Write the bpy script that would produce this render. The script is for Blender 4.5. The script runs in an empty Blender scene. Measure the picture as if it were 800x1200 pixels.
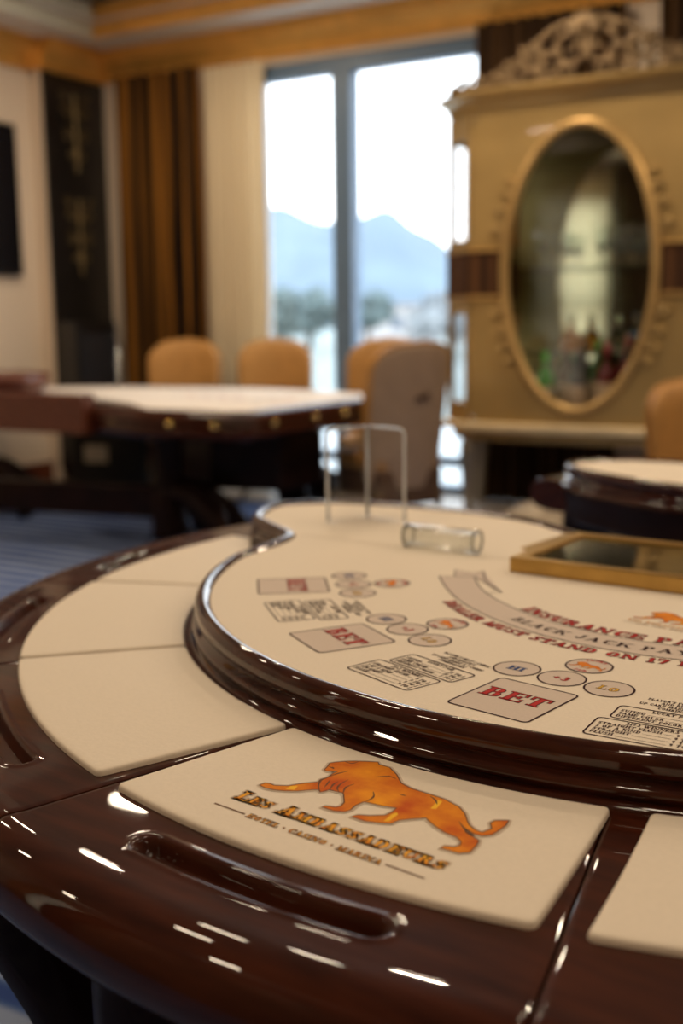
import bpy, bmesh, math, random
from mathutils import Vector, Matrix
from math import sin, cos, pi, radians, sqrt, hypot, atan2
random.seed(7)
S = bpy.context.scene
COL = S.collection

# ------------------------------------------------------------------ camera, world, lights, exposure
cam_d = bpy.data.cameras.new('camera'); cam = bpy.data.objects.new('camera', cam_d); COL.objects.link(cam)
PITCH, ROLL = 0.1674, -0.012
fw = Vector((0, cos(PITCH), -sin(PITCH))); rt = Vector((1, 0, 0)); up = rt.cross(fw)
rt2 = rt*cos(ROLL)+up*sin(ROLL); up2 = up*cos(ROLL)-rt*sin(ROLL)
cam.matrix_world = Matrix(((rt2.x, up2.x, -fw.x, 0), (rt2.y, up2.y, -fw.y, 0), (rt2.z, up2.z, -fw.z, 1.23), (0, 0, 0, 1)))
cam_d.sensor_fit = 'VERTICAL'; cam_d.sensor_height = 36; cam_d.sensor_width = 24
cam_d.lens = 1300.2/1200*36
cam_d.clip_end = 3000; cam_d.clip_start = 0.05
cam_d.dof.use_dof = True; cam_d.dof.focus_distance = 1.235; cam_d.dof.aperture_fstop = 2.4
S.camera = cam
S.view_settings.view_transform = 'Standard'; S.view_settings.look = 'None'
S.view_settings.exposure = 0.0; S.view_settings.gamma = 1.0; S.view_settings.use_curve_mapping = False

w = bpy.data.worlds.new('world'); S.world = w; w.use_nodes = True
nt = w.node_tree; nt.nodes.clear()
out = nt.nodes.new('ShaderNodeOutputWorld'); bg = nt.nodes.new('ShaderNodeBackground')
tc = nt.nodes.new('ShaderNodeTexCoord'); sep = nt.nodes.new('ShaderNodeSeparateXYZ'); rmp = nt.nodes.new('ShaderNodeValToRGB')
nt.links.new(tc.outputs['Generated'], sep.inputs[0]); nt.links.new(sep.outputs['Z'], rmp.inputs[0])
rmp.color_ramp.elements[0].position = 0.0; rmp.color_ramp.elements[0].color = (0.93, 0.97, 1.0, 1)
rmp.color_ramp.elements[1].position = 0.7; rmp.color_ramp.elements[1].color = (0.70, 0.86, 1.0, 1)
nt.links.new(rmp.outputs[0], bg.inputs['Color']); bg.inputs['Strength'].default_value = 4.4
nt.links.new(bg.outputs[0], out.inputs[0])

# room frame: s runs along the window wall, t runs from it into the room
UX, UY = 0.86378, -0.50387
KX, KY = -2.014, 9.587
RZ = atan2(UY, UX)
def W(s, t, z=0.0): return Vector((KX+s*UX+t*UY, KY+s*UY-t*UX, z))

def area(name, loc, sx, sy, power, col, target=None, rz=0.0, shape='RECTANGLE', spread=pi):
    d = bpy.data.lights.new(name, 'AREA'); d.shape = shape; d.size = sx; d.size_y = sy; d.energy = power; d.color = col; d.spread = spread
    o = bpy.data.objects.new(name, d); COL.objects.link(o); o.location = loc
    o.rotation_euler = (0, 0, rz)
    return o
WARM = (1.0, 0.80, 0.575)
CEIL = 3.62
for i, s in enumerate((1.5, 3.9, 6.3, 8.7)):
    for j, t in enumerate((1.6, 3.2, 4.8, 6.4, 7.9)):
        area('downlight', W(s, t, CEIL-0.02), 0.30, 0.07, 17 if t < 4 else 9.5, WARM, rz=RZ)
for s in (2.0, 4.2, 6.4):                 # spots along the border over the window wall
    area('downlight', W(s, 1.05, 3.37), 0.08, 0.08, 9, WARM, shape='DISK')
p_ = area('window_portal', W(3.05, 0.10, 1.55), 2.7, 2.9, 1, (1, 1, 1)); p_.data.cycles.is_portal = True
p_.matrix_world = Matrix.Translation(W(3.05, -0.16, 1.55)) @ Matrix.Rotation(RZ, 4, 'Z') @ Matrix.Rotation(-pi/2, 4, 'X')

# ------------------------------------------------------------------ helpers
def tag(o, label=None, cat=None, group=None, kind=None):
    if label: o['label'] = label
    if cat: o['category'] = cat
    if group: o['group'] = group
    if kind: o['kind'] = kind
    return o
def thing(name, label, cat, loc=(0, 0, 0), rz=0.0, group=None):
    o = bpy.data.objects.new(name, None); COL.objects.link(o); o.location = loc; o.rotation_euler = (0, 0, rz)
    o.empty_display_size = 0.1
    return tag(o, label, cat, group)
def copy_tree(o, parent=None, skip=()):
    c = o.copy(); COL.objects.link(c)
    if parent is not None: c.parent = parent
    for ch in [k for k in bpy.data.objects if k.parent == o]:
        if ch.name.split('.')[0] in skip: continue
        copy_tree(ch, c, skip)
    return c

class MB:
    def __init__(s): s.v = []; s.f = []; s.m = []
    def add(s, vs, fs, mi=0):
        b = len(s.v); s.v += [tuple(x) for x in vs]
        for f in fs: s.f.append(tuple(i+b for i in f)); s.m.append(mi)
        return b
    def box(s, cx, cy, cz, sx, sy, sz, mi=0, rz=0.0):
        c, n = cos(rz), sin(rz); vs = []
        for z in (-.5, .5):
            for x, y in ((-.5, -.5), (.5, -.5), (.5, .5), (-.5, .5)):
                X, Y = x*sx, y*sy; vs.append((cx+X*c-Y*n, cy+X*n+Y*c, cz+z*sz))
        s.add(vs, [(3, 2, 1, 0), (4, 5, 6, 7), (0, 1, 5, 4), (1, 2, 6, 5), (2, 3, 7, 6), (3, 0, 4, 7)], mi)
        return s
    def prism(s, pts, z0, z1, mi=0):                     # pts CCW
        n = len(pts); vs = [(x, y, z0) for x, y in pts]+[(x, y, z1) for x, y in pts]
        fs = [tuple(range(n-1, -1, -1)), tuple(range(n, 2*n))]+[(i, (i+1) % n, n+(i+1) % n, n+i) for i in range(n)]
        s.add(vs, fs, mi); return s
    def lathe(s, prof, seg=24, cx=0, cy=0, cz=0, mi=0, M=None):   # prof (r,z)
        vs = []
        for r, z in prof:
            for k in range(seg):
                a = 2*pi*k/seg; q = Vector((r*cos(a), r*sin(a), z))
                if M: q = M @ q
                vs.append((q.x+cx, q.y+cy, q.z+cz))
        fs = []
        for i in range(len(prof)-1):
            for k in range(seg):
                k2 = (k+1) % seg; fs.append((i*seg+k, i*seg+k2, (i+1)*seg+k2, (i+1)*seg+k))
        if prof[0][0] > 1e-6: fs.append(tuple(range(seg-1, -1, -1)))
        if prof[-1][0] > 1e-6: fs.append(tuple((len(prof)-1)*seg+k for k in range(seg)))
        s.add(vs, fs, mi); return s
    def tube(s, pts, r, seg=8, mi=0, closed=False, flat=1.0):
        pts = [Vector(p) for p in pts]; n = len(pts); rs = r if hasattr(r, '__len__') else [r]*n
        vs = []; pn = None
        for i, p in enumerate(pts):
            a = pts[(i-1) % n] if (closed or i > 0) else p; b = pts[(i+1) % n] if (closed or i < n-1) else p
            t = (b-a).normalized()
            if pn is None:
                pn = t.orthogonal().normalized() if abs(t.z) > .9 else t.cross(Vector((0, 0, 1))).normalized()
            nn = (pn-t*pn.dot(t)); nn = nn.normalized() if nn.length > 1e-6 else t.orthogonal().normalized(); pn = nn
            bn = t.cross(nn)
            for k in range(seg):
                an = 2*pi*k/seg; vs.append(p+(nn*cos(an)*flat+bn*sin(an))*rs[i])
        fs = []; m = n if closed else n-1
        for i in range(m):
            j = (i+1) % n
            for k in range(seg):
                k2 = (k+1) % seg; fs.append((i*seg+k, i*seg+k2, j*seg+k2, j*seg+k))
        if not closed: fs += [tuple(range(seg-1, -1, -1)), tuple((n-1)*seg+k for k in range(seg))]
        s.add(vs, fs, mi); return s
    def sweep(s, path, prof, closed=True, mi=0):         # path CCW 2-D, prof (outward offset, z)
        n = len(path); nr = []
        for i in range(n):
            a = path[(i-1) % n] if closed or i > 0 else path[i]; b = path[(i+1) % n] if closed or i < n-1 else path[i]
            dx, dy = b[0]-a[0], b[1]-a[1]; l = hypot(dx, dy) or 1; nr.append((dy/l, -dx/l))
        vs = [(p[0]+q[0]*o, p[1]+q[1]*o, z) for p, q in zip(path, nr) for o, z in prof]
        m = len(prof); fs = []
        for i in range(n if closed else n-1):
            j = (i+1) % n
            for k in range(m-1): fs.append((i*m+k, i*m+k+1, j*m+k+1, j*m+k))
        if not closed: fs += [tuple(range(m)), tuple((n-1)*m+k for k in range(m-1, -1, -1))]
        s.add(vs, fs, mi); return s
    def sphere(s, c, r, seg=12, ring=8, mi=0, sc=(1, 1, 1)):
        vs = [(c[0], c[1], c[2]-r*sc[2])]
        for i in range(1, ring):
            a = -pi/2+pi*i/ring
            for k in range(seg):
                b = 2*pi*k/seg; vs.append((c[0]+r*sc[0]*cos(a)*cos(b), c[1]+r*sc[1]*cos(a)*sin(b), c[2]+r*sc[2]*sin(a)))
        vs.append((c[0], c[1], c[2]+r*sc[2])); fs = []
        for k in range(seg):
            k2 = (k+1) % seg; fs.append((0, 1+k2, 1+k)); e = 1+(ring-2)*seg; fs.append((len(vs)-1, e+k, e+k2))
            for i in range(ring-2): fs.append((1+i*seg+k, 1+i*seg+k2, 1+(i+1)*seg+k2, 1+(i+1)*seg+k))
        s.add(vs, fs, mi); return s
    def mesh(s, name, mats, smooth=False, autos=None):
        me = bpy.data.meshes.new(name); me.from_pydata(s.v, [], s.f)
        for m in (mats if isinstance(mats, (list, tuple)) else [mats]): me.materials.append(m)
        if len(s.m): me.polygons.foreach_set('material_index', s.m)
        me.update()
        if smooth or autos:
            me.polygons.foreach_set('use_smooth', [True]*len(me.polygons))
            if autos: me.set_sharp_from_angle(angle=radians(autos))
        return me
    def build(s, name, mats, parent=None, smooth=False, autos=None, loc=None, rz=None, bevel=0.0, seg=2):
        o = bpy.data.objects.new(name, s.mesh(name, mats, smooth, autos)); COL.objects.link(o)
        if parent is not None: o.parent = parent
        if loc is not None: o.location = loc
        if rz is not None: o.rotation_euler = (0, 0, rz)
        if bevel:
            b = o.modifiers.new('bevel', 'BEVEL'); b.width = bevel; b.segments = seg; b.limit_method = 'ANGLE'; b.angle_limit = radians(40)
        return o
def struct(o): o['kind'] = 'structure'; return o

def mat(name, col, rough=.5, metal=0.0, coat=0.0, spec=.5, var=.08, scale=8.0, stretch=None, bump=0.0, emit=0.0, trans=0.0, ior=1.5, coords='Object', col2=None, sheen=0.0):
    m = bpy.data.materials.new(name); m.use_nodes = True; t = m.node_tree; b = t.nodes['Principled BSDF']
    b.inputs['Roughness'].default_value = rough; b.inputs['Metallic'].default_value = metal
    b.inputs['Coat Weight'].default_value = coat; b.inputs['Coat Roughness'].default_value = .02
    b.inputs['Specular IOR Level'].default_value = spec; b.inputs['IOR'].default_value = ior
    b.inputs['Transmission Weight'].default_value = trans; b.inputs['Sheen Weight'].default_value = sheen
    b.inputs['Base Color'].default_value = (*col, 1)
    if emit: b.inputs['Emission Color'].default_value = (*col, 1); b.inputs['Emission Strength'].default_value = emit
    if var or bump or col2:
        c = t.nodes.new('ShaderNodeTexCoord'); mp = t.nodes.new('ShaderNodeMapping'); n = t.nodes.new('ShaderNodeTexNoise')
        n.inputs['Scale'].default_value = scale; n.inputs['Detail'].default_value = 5
        if stretch: mp.inputs['Scale'].default_value = stretch
        t.links.new(c.outputs[coords], mp.inputs[0]); t.links.new(mp.outputs[0], n.inputs['Vector'])
        r = t.nodes.new('ShaderNodeValToRGB'); e = r.color_ramp.elements
        e[0].position = .3; e[1].position = .7
        lo = col if col2 else tuple(x*(1-var) for x in col); hi = col2 if col2 else tuple(min(1, x*(1+var)) for x in col)
        e[0].color = (*lo, 1); e[1].color = (*hi, 1)
        t.links.new(n.outputs['Fac'], r.inputs[0]); t.links.new(r.outputs[0], b.inputs['Base Color'])
        if bump:
            bp = t.nodes.new('ShaderNodeBump'); bp.inputs['Strength'].default_value = bump; bp.inputs['Distance'].default_value = .01
            t.links.new(n.outputs['Fac'], bp.inputs['Height']); t.links.new(bp.outputs[0], b.inputs['Normal'])
    return m
def thin_glass(name, tint=(1, 1, 1), refl=1.0):
    m = bpy.data.materials.new(name); m.use_nodes = True; t = m.node_tree; t.nodes.clear()
    o = t.nodes.new('ShaderNodeOutputMaterial'); mx = t.nodes.new('ShaderNodeMixShader'); tr = t.nodes.new('ShaderNodeBsdfTransparent')
    g = t.nodes.new('ShaderNodeBsdfGlossy'); fr = t.nodes.new('ShaderNodeFresnel'); fr.inputs[0].default_value = 1.45
    mu = t.nodes.new('ShaderNodeMath'); mu.operation = 'MULTIPLY'; mu.inputs[1].default_value = refl
    tr.inputs[0].default_value = (*tint, 1); g.inputs['Roughness'].default_value = .01
    ge = t.nodes.new('ShaderNodeNewGeometry'); ri = t.nodes.new('ShaderNodeMath'); ri.operation = 'MULTIPLY_ADD'; ri.inputs[1].default_value = 1/1.45-1.45; ri.inputs[2].default_value = 1.45
    t.links.new(ge.outputs['Backfacing'], ri.inputs[0]); t.links.new(ri.outputs[0], fr.inputs[0])       # same reflectance from both sides of a thin pane
    t.links.new(fr.outputs[0], mu.inputs[0]); t.links.new(mu.outputs[0], mx.inputs[0]); t.links.new(tr.outputs[0], mx.inputs[1]); t.links.new(g.outputs[0], mx.inputs[2]); t.links.new(mx.outputs[0], o.inputs[0])
    return m

M = {}
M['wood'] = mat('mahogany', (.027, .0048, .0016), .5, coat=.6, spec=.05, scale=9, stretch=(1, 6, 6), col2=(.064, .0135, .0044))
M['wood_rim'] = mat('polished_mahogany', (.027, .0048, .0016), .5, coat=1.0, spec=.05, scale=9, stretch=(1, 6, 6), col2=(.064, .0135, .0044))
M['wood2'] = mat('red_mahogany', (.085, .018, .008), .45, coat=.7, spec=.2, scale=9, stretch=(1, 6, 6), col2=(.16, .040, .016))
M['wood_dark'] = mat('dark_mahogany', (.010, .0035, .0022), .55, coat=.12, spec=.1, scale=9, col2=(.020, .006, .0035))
M['cloth'] = mat('cream_baize', (.83, .725, .59), .9, spec=.1, var=.03, scale=260, bump=.05)
M['leather'] = mat('cream_leather', (.82, .71, .57), .6, spec=.2, var=.02, scale=180, bump=.04)
M['gold'] = mat('satin_gold', (.70, .45, .17), .34, metal=1.0, var=.12, scale=12)
M['bright_gold'] = mat('bright_gold', (.85, .55, .18), .2, metal=1.0, var=0)
M['brass'] = mat('brass', (.52, .33, .105), .32, metal=1.0, var=.1, scale=20)
M['giltpaint'] = mat('gilt_paint', (.74, .40, .095), .4, metal=.45, var=.12, scale=6)
M['goldpaint'] = mat('gold_lacquer', (.43, .285, .105), .42, metal=.5, coat=.25, var=.1, scale=3)
M['goldleaf'] = mat('aged_gold_leaf', (.20, .135, .070), .5, metal=.5, var=.4, scale=25)
M['palegold'] = mat('pale_gold', (.80, .64, .38), .35, metal=.3, var=.1, scale=6)
M['print_dark'] = mat('ink_dark', (.045, .018, .018), .8, spec=.1, var=0)
M['print_red'] = mat('ink_red', (.47, .035, .032), .8, spec=.1, var=.06, scale=200)
M['print_blue'] = mat('ink_blue', (.06, .11, .28), .8, spec=.1, var=0)
M['print_yellow'] = mat('ink_yellow', (.62, .36, .05), .8, spec=.1, var=0)
M['print_grey'] = mat('ink_taupe', (.655, .545, .46), .9, spec=.1, var=.03, scale=300)
M['print_brown'] = mat('ink_brown', (.17, .085, .05), .9, spec=.1, var=.05, scale=100)
M['print_halo'] = mat('ink_halo', (.60, .475, .355), .9, spec=.1, var=.03, scale=100)
M['print_orange'] = mat('ink_orange', (.52, .055, .008), .7, spec=.15, scale=18, col2=(.92, .36, .015))
M['print_gold'] = mat('ink_gold', (.80, .22, .015), .7, spec=.15, scale=90, col2=(.95, .55, .05))
M['print_sun'] = mat('ink_sun', (.93, .50, .03), .7, spec=.15, var=.1, scale=40)
M['glass'] = thin_glass('pane_glass')
M['acrylic'] = mat('clear_acrylic', (1, 1, 1), .01, trans=1.0, ior=1.46, var=0)
M['crystal'] = mat('crystal', (.97, 1, .99), .01, trans=1.0, ior=1.5, var=0)
M['cream_wall'] = mat('cream_wallpaper', (.72, .60, .475), .8, spec=.2, var=.04, scale=30, stretch=(14, 14, 1))
M['white_paint'] = mat('ceiling_paint', (.74, .67, .585), .7, var=.02, scale=3)
M['pale_paint'] = mat('pale_green_paint', (.60, .58, .46), .6, var=.03, scale=3)
M['alu'] = mat('window_frame_daylight_tint', (.12, .19, .29), .45, var=.05, scale=4)  # blue of the daylight and its glare is painted into the frame colour
M['black'] = mat('black_satin', (.008, .008, .009), .4, var=.2)
M['blackpanel'] = mat('black_lacquer', (.011, .009, .008), .35, coat=.3, var=.3, scale=4)
M['chrome'] = mat('chrome', (.62, .63, .65), .18, metal=1.0, var=0)
M['screen'] = mat('dark_screen', (.006, .006, .008), .2, var=0)
M['chair'] = mat('tan_leather', (.44, .215, .055), .5, spec=.35, var=.08, scale=14, bump=.05)
M['chair_back'] = mat('taupe_leather', (.37, .255, .17), .55, var=.06, scale=14)
M['chair_frame'] = mat('brown_chair_frame', (.085, .042, .018), .5, scale=8)

def lerp(a, b, t): return a+(b-a)*t
def catmull(P, n=8, closed=False):
    o = []; m = len(P)
    for i in range(m if closed else m-1):
        p0 = P[(i-1) % m] if closed or i > 0 else P[i]; p1 = P[i]; p2 = P[(i+1) % m]; p3 = P[(i+2) % m] if closed or i+2 < m else p2
        for k in range(n):
            t = k/n
            o.append(tuple(.5*((2*b)+(-a+c)*t+(2*a-5*b+4*c-d)*t*t+(-a+3*b-3*c+d)*t**3) for a, b, c, d in zip(p0, p1, p2, p3)))
    if not closed: o.append(tuple(P[-1]))
    return o
def spiral(cx, cz, r0, turns, a0, sgn=1, n=22, y=0.0, r1=.12):
    return [(cx+r0*lerp(1, r1, k/n)*cos(a0+sgn*2*pi*turns*k/n), y, cz+r0*lerp(1, r1, k/n)*sin(a0+sgn*2*pi*turns*k/n)) for k in range(n+1)]
def rrect(x0, y0, x1, y1, r, n=5):
    o = []
    for cx, cy, a in ((x1-r, y0+r, -pi/2), (x1-r, y1-r, 0), (x0+r, y1-r, pi/2), (x0+r, y0+r, pi)):
        for k in range(n+1): o.append((cx+r*cos(a+pi/2*k/n), cy+r*sin(a+pi/2*k/n)))
    return o
def ccw(P):
    return P if sum(P[i][0]*P[(i+1) % len(P)][1]-P[(i+1) % len(P)][0]*P[i][1] for i in range(len(P))) > 0 else P[::-1]

# ------------------------------------------------------------------ the room
def wbox(mb, s0, s1, t0, t1, z0, z1, mi=0):
    c = W((s0+s1)/2, (t0+t1)/2, (z0+z1)/2); mb.box(c.x, c.y, c.z, s1-s0, t1-t0, z1-z0, mi, RZ); return mb
SR, TB = 10.4, 8.7                       # room extents
WS0, WS1, WZ1 = 1.58, 4.42, 3.14          # window opening

def carpet():
    m = bpy.data.materials.new('striped_carpet'); m.use_nodes = True; t = m.node_tree; b = t.nodes['Principled BSDF']; b.inputs['Roughness'].default_value = .95
    c = t.nodes.new('ShaderNodeTexCoord'); mp = t.nodes.new('ShaderNodeMapping'); mp.inputs['Rotation'].default_value = (0, 0, -RZ)
    wv = t.nodes.new('ShaderNodeTexWave'); wv.bands_direction = 'Y'; wv.inputs['Scale'].default_value = 2.6; wv.inputs['Distortion'].default_value = 2.2; wv.inputs['Detail'].default_value = 3; wv.inputs['Detail Scale'].default_value = .6
    n = t.nodes.new('ShaderNodeTexNoise'); n.inputs['Scale'].default_value = 1.6
    r = t.nodes.new('ShaderNodeValToRGB'); e = r.color_ramp.elements
    e[0].position = .38; e[0].color = (.022, .062, .25, 1); e[1].position = .8; e[1].color = (.28, .35, .52, 1)
    x = e.new(.55); x.color = (.055, .12, .33, 1)
    ad = t.nodes.new('ShaderNodeMath'); ad.operation = 'MULTIPLY_ADD'; ad.inputs[1].default_value = .5; 
    t.links.new(c.outputs['Object'], mp.inputs[0]); t.links.new(mp.outputs[0], wv.inputs[0]); t.links.new(mp.outputs[0], n.inputs['Vector'])
    t.links.new(n.outputs['Fac'], ad.inputs[0]); 
    h = t.nodes.new('ShaderNodeMath'); h.operation = 'MULTIPLY'; h.inputs[1].default_value = .7
    t.links.new(wv.outputs['Fac'], h.inputs[0]); t.links.new(h.outputs[0], ad.inputs[2]); t.links.new(ad.outputs[0], r.inputs[0]); t.links.new(r.outputs[0], b.inputs['Base Color'])
    return m
struct(wbox(MB(), -.3, SR+.3, -.25, TB+.3, -.12, 0).build('floor', carpet()))
M['marble'] = mat('pale_marble', (.42, .36, .30), .35, coat=.1, var=.1, scale=5)
struct(wbox(MB(), 0.02, SR, 0.0, .85, 0, .006).build('trim_1', M['marble']))
struct(wbox(MB(), 0.0, .75, .85, TB, 0, .006).build('trim_2', M['marble']))
mb = MB(); wbox(mb, -.2, WS0, -.25, 0, 0, 3.6); wbox(mb, WS1, SR+.2, -.25, 0, 0, 3.6); wbox(mb, WS0, WS1, -.25, 0, WZ1, 3.6)
struct(mb.build('wall_window', M['cream_wall']))
struct(wbox(MB(), -.2, 0, 0, TB+.2, 0, 3.6).build('wall_left', M['cream_wall']))
mb = MB(); wbox(mb, 0, SR, TB, TB+.2, 0, .25); wbox(mb, 0, SR, TB, TB+.2, 2.9, 3.6); wbox(mb, 0, 1.13, TB, TB+.2, .25, 2.9); wbox(mb, 1.87, SR, TB, TB+.2, .25, 2.9)
WALLB = mb
M['wood_wall'] = mat('walnut_wall', (.20, .12, .065), .5, scale=4, stretch=(1, 1, .1), col2=(.26, .16, .09))
struct(wbox(MB(), SR, SR+.2, 0, TB, 0, 3.6).build('wall_right', M['wood_wall']))
struct(WALLB.build('wall_back', M['wood_wall']))
struct(wbox(MB(), 0, .025, 0, TB, 0.006, .16).build('baseboard_left', M['wood2']))
# ceiling: flat border, stepped tray
CB = .45
mb = MB()
for z, inset in ((3.40, CB),):
    wbox(mb, 0, SR, 0, inset, z, 3.75); wbox(mb, 0, SR, TB-inset, TB, z, 3.75); wbox(mb, 0, inset, inset, TB-inset, z, 3.75); wbox(mb, SR-inset, SR, inset, TB-inset, z, 3.75)
i2 = CB+.11
wbox(mb, CB, SR-CB, CB, i2, 3.51, 3.75); wbox(mb, CB, SR-CB, TB-i2, TB-CB, 3.51, 3.75); wbox(mb, CB, i2, i2, TB-i2, 3.51, 3.75); wbox(mb, SR-i2, SR-CB, i2, TB-i2, 3.51, 3.75)
struct(mb.build('ceiling', M['white_paint']))
struct(wbox(MB(), i2, SR-i2, i2, TB-i2, CEIL, 3.75).build('ceiling_tray', mat('bronze_ceiling', (.16, .115, .075), .6, var=.1, scale=2)))
def crown(name, a, b, mats, nrm, prof):          # straight moulding from a to b (s,t), prof (out,z)
    mb = MB(); vs = []
    for (s, t) in (a, b):
        for o, z in prof: vs.append(W(s+nrm[0]*o, t+nrm[1]*o, z))
    m = len(prof)
    mb.add(vs, [(k, k+1, m+k+1, m+k) for k in range(m-1)]+[tuple(range(m-1, -1, -1)), tuple(range(m, 2*m))])
    return struct(mb.build(name, mats, autos=35))
cp = [(0, 3.18), (.035, 3.18), (.045, 3.20), (.035, 3.22), (.05, 3.25), (.09, 3.29), (.12, 3.31), (.115, 3.335), (.14, 3.35), (.15, 3.40), (0, 3.40)]
crown('trim_3', (0, 0), (SR, 0), M['giltpaint'], (0, 1), cp)
crown('trim_4', (0, .70), (0, TB), M['giltpaint'], (1, 0), cp)
crown('trim_9', (0, .72), (.12, .72), M['giltpaint'], (0, 1), cp)
crown('trim_10', (.12, .72), (.12, 0), M['giltpaint'], (1, 0), cp)
st = [(0, 3.405), (.022, 3.405), (.028, 3.425), (.020, 3.445), (.026, 3.465), (.012, 3.48), (.018, 3.505), (0, 3.505)]
crown('trim_5', (CB, CB), (SR-CB, CB), M['giltpaint'], (0, 1), st)
crown('trim_6', (CB, CB+.03), (CB, TB-CB), M['pale_paint'], (1, 0), st)
st2 = [(o, z+.105) for o, z in st]
crown('trim_7', (i2, i2), (SR-i2, i2), M['giltpaint'], (0, 1), st2)
crown('trim_8', (i2, i2+.03), (i2, TB-i2), M['pale_paint'], (1, 0), st2)

# window 1: frames, mullion, transom, panes
wn = struct(bpy.data.objects.new('window_1', None)); COL.objects.link(wn)
mb = MB(); wbox(mb, WS0, WS0+.05, -.14, -.04, .06, 3.04); wbox(mb, WS1-.06, WS1, -.14, -.04, .06, 3.04); wbox(mb, WS0, WS1, -.14, -.04, 0, .06); wbox(mb, WS0, WS1, -.14, -.03, 3.03, WZ1)
mb.build('window_frame', M['alu'], wn)
wbox(MB(), 2.285, 2.445, -.14, .0, .06, 3.03).build('mullion', M['alu'], wn, bevel=.006)
mb = MB(); wbox(mb, WS0+.05, 2.285, -.13, -.05, .20, .27); wbox(mb, 2.445, WS1-.06, -.13, -.05, .20, .27); mb.build('transom', M['alu'], wn)
for a, b in ((WS0+.05, 2.285), (2.445, WS1-.06)):
    for z0, z1 in ((.06, .20), (.27, 3.03)):
        wbox(MB(), a, b, -.092, -.088, z0, z1).build('pane', M['glass'], wn)
# window 2 in the wall behind the camera (seen in the vitrine's mirror)
w2 = struct(bpy.data.objects.new('window_2', None)); COL.objects.link(w2)
mb = MB(); wbox(mb, 1.13, 1.19, TB+.04, TB+.12, .25, 2.9); wbox(mb, 1.81, 1.87, TB+.04, TB+.12, .25, 2.9); wbox(mb, 1.19, 1.81, TB+.04, TB+.12, .25, .32); wbox(mb, 1.19, 1.81, TB+.04, TB+.12, 2.83, 2.9); wbox(mb, 1.19, 1.81, TB+.04, TB+.12, 1.42, 1.50)
mb.build('window_frame', M['alu'], w2)
wbox(MB(), 1.19, 1.81, TB+.078, TB+.082, .32, 2.83).build('pane', M['glass'], w2)

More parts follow.
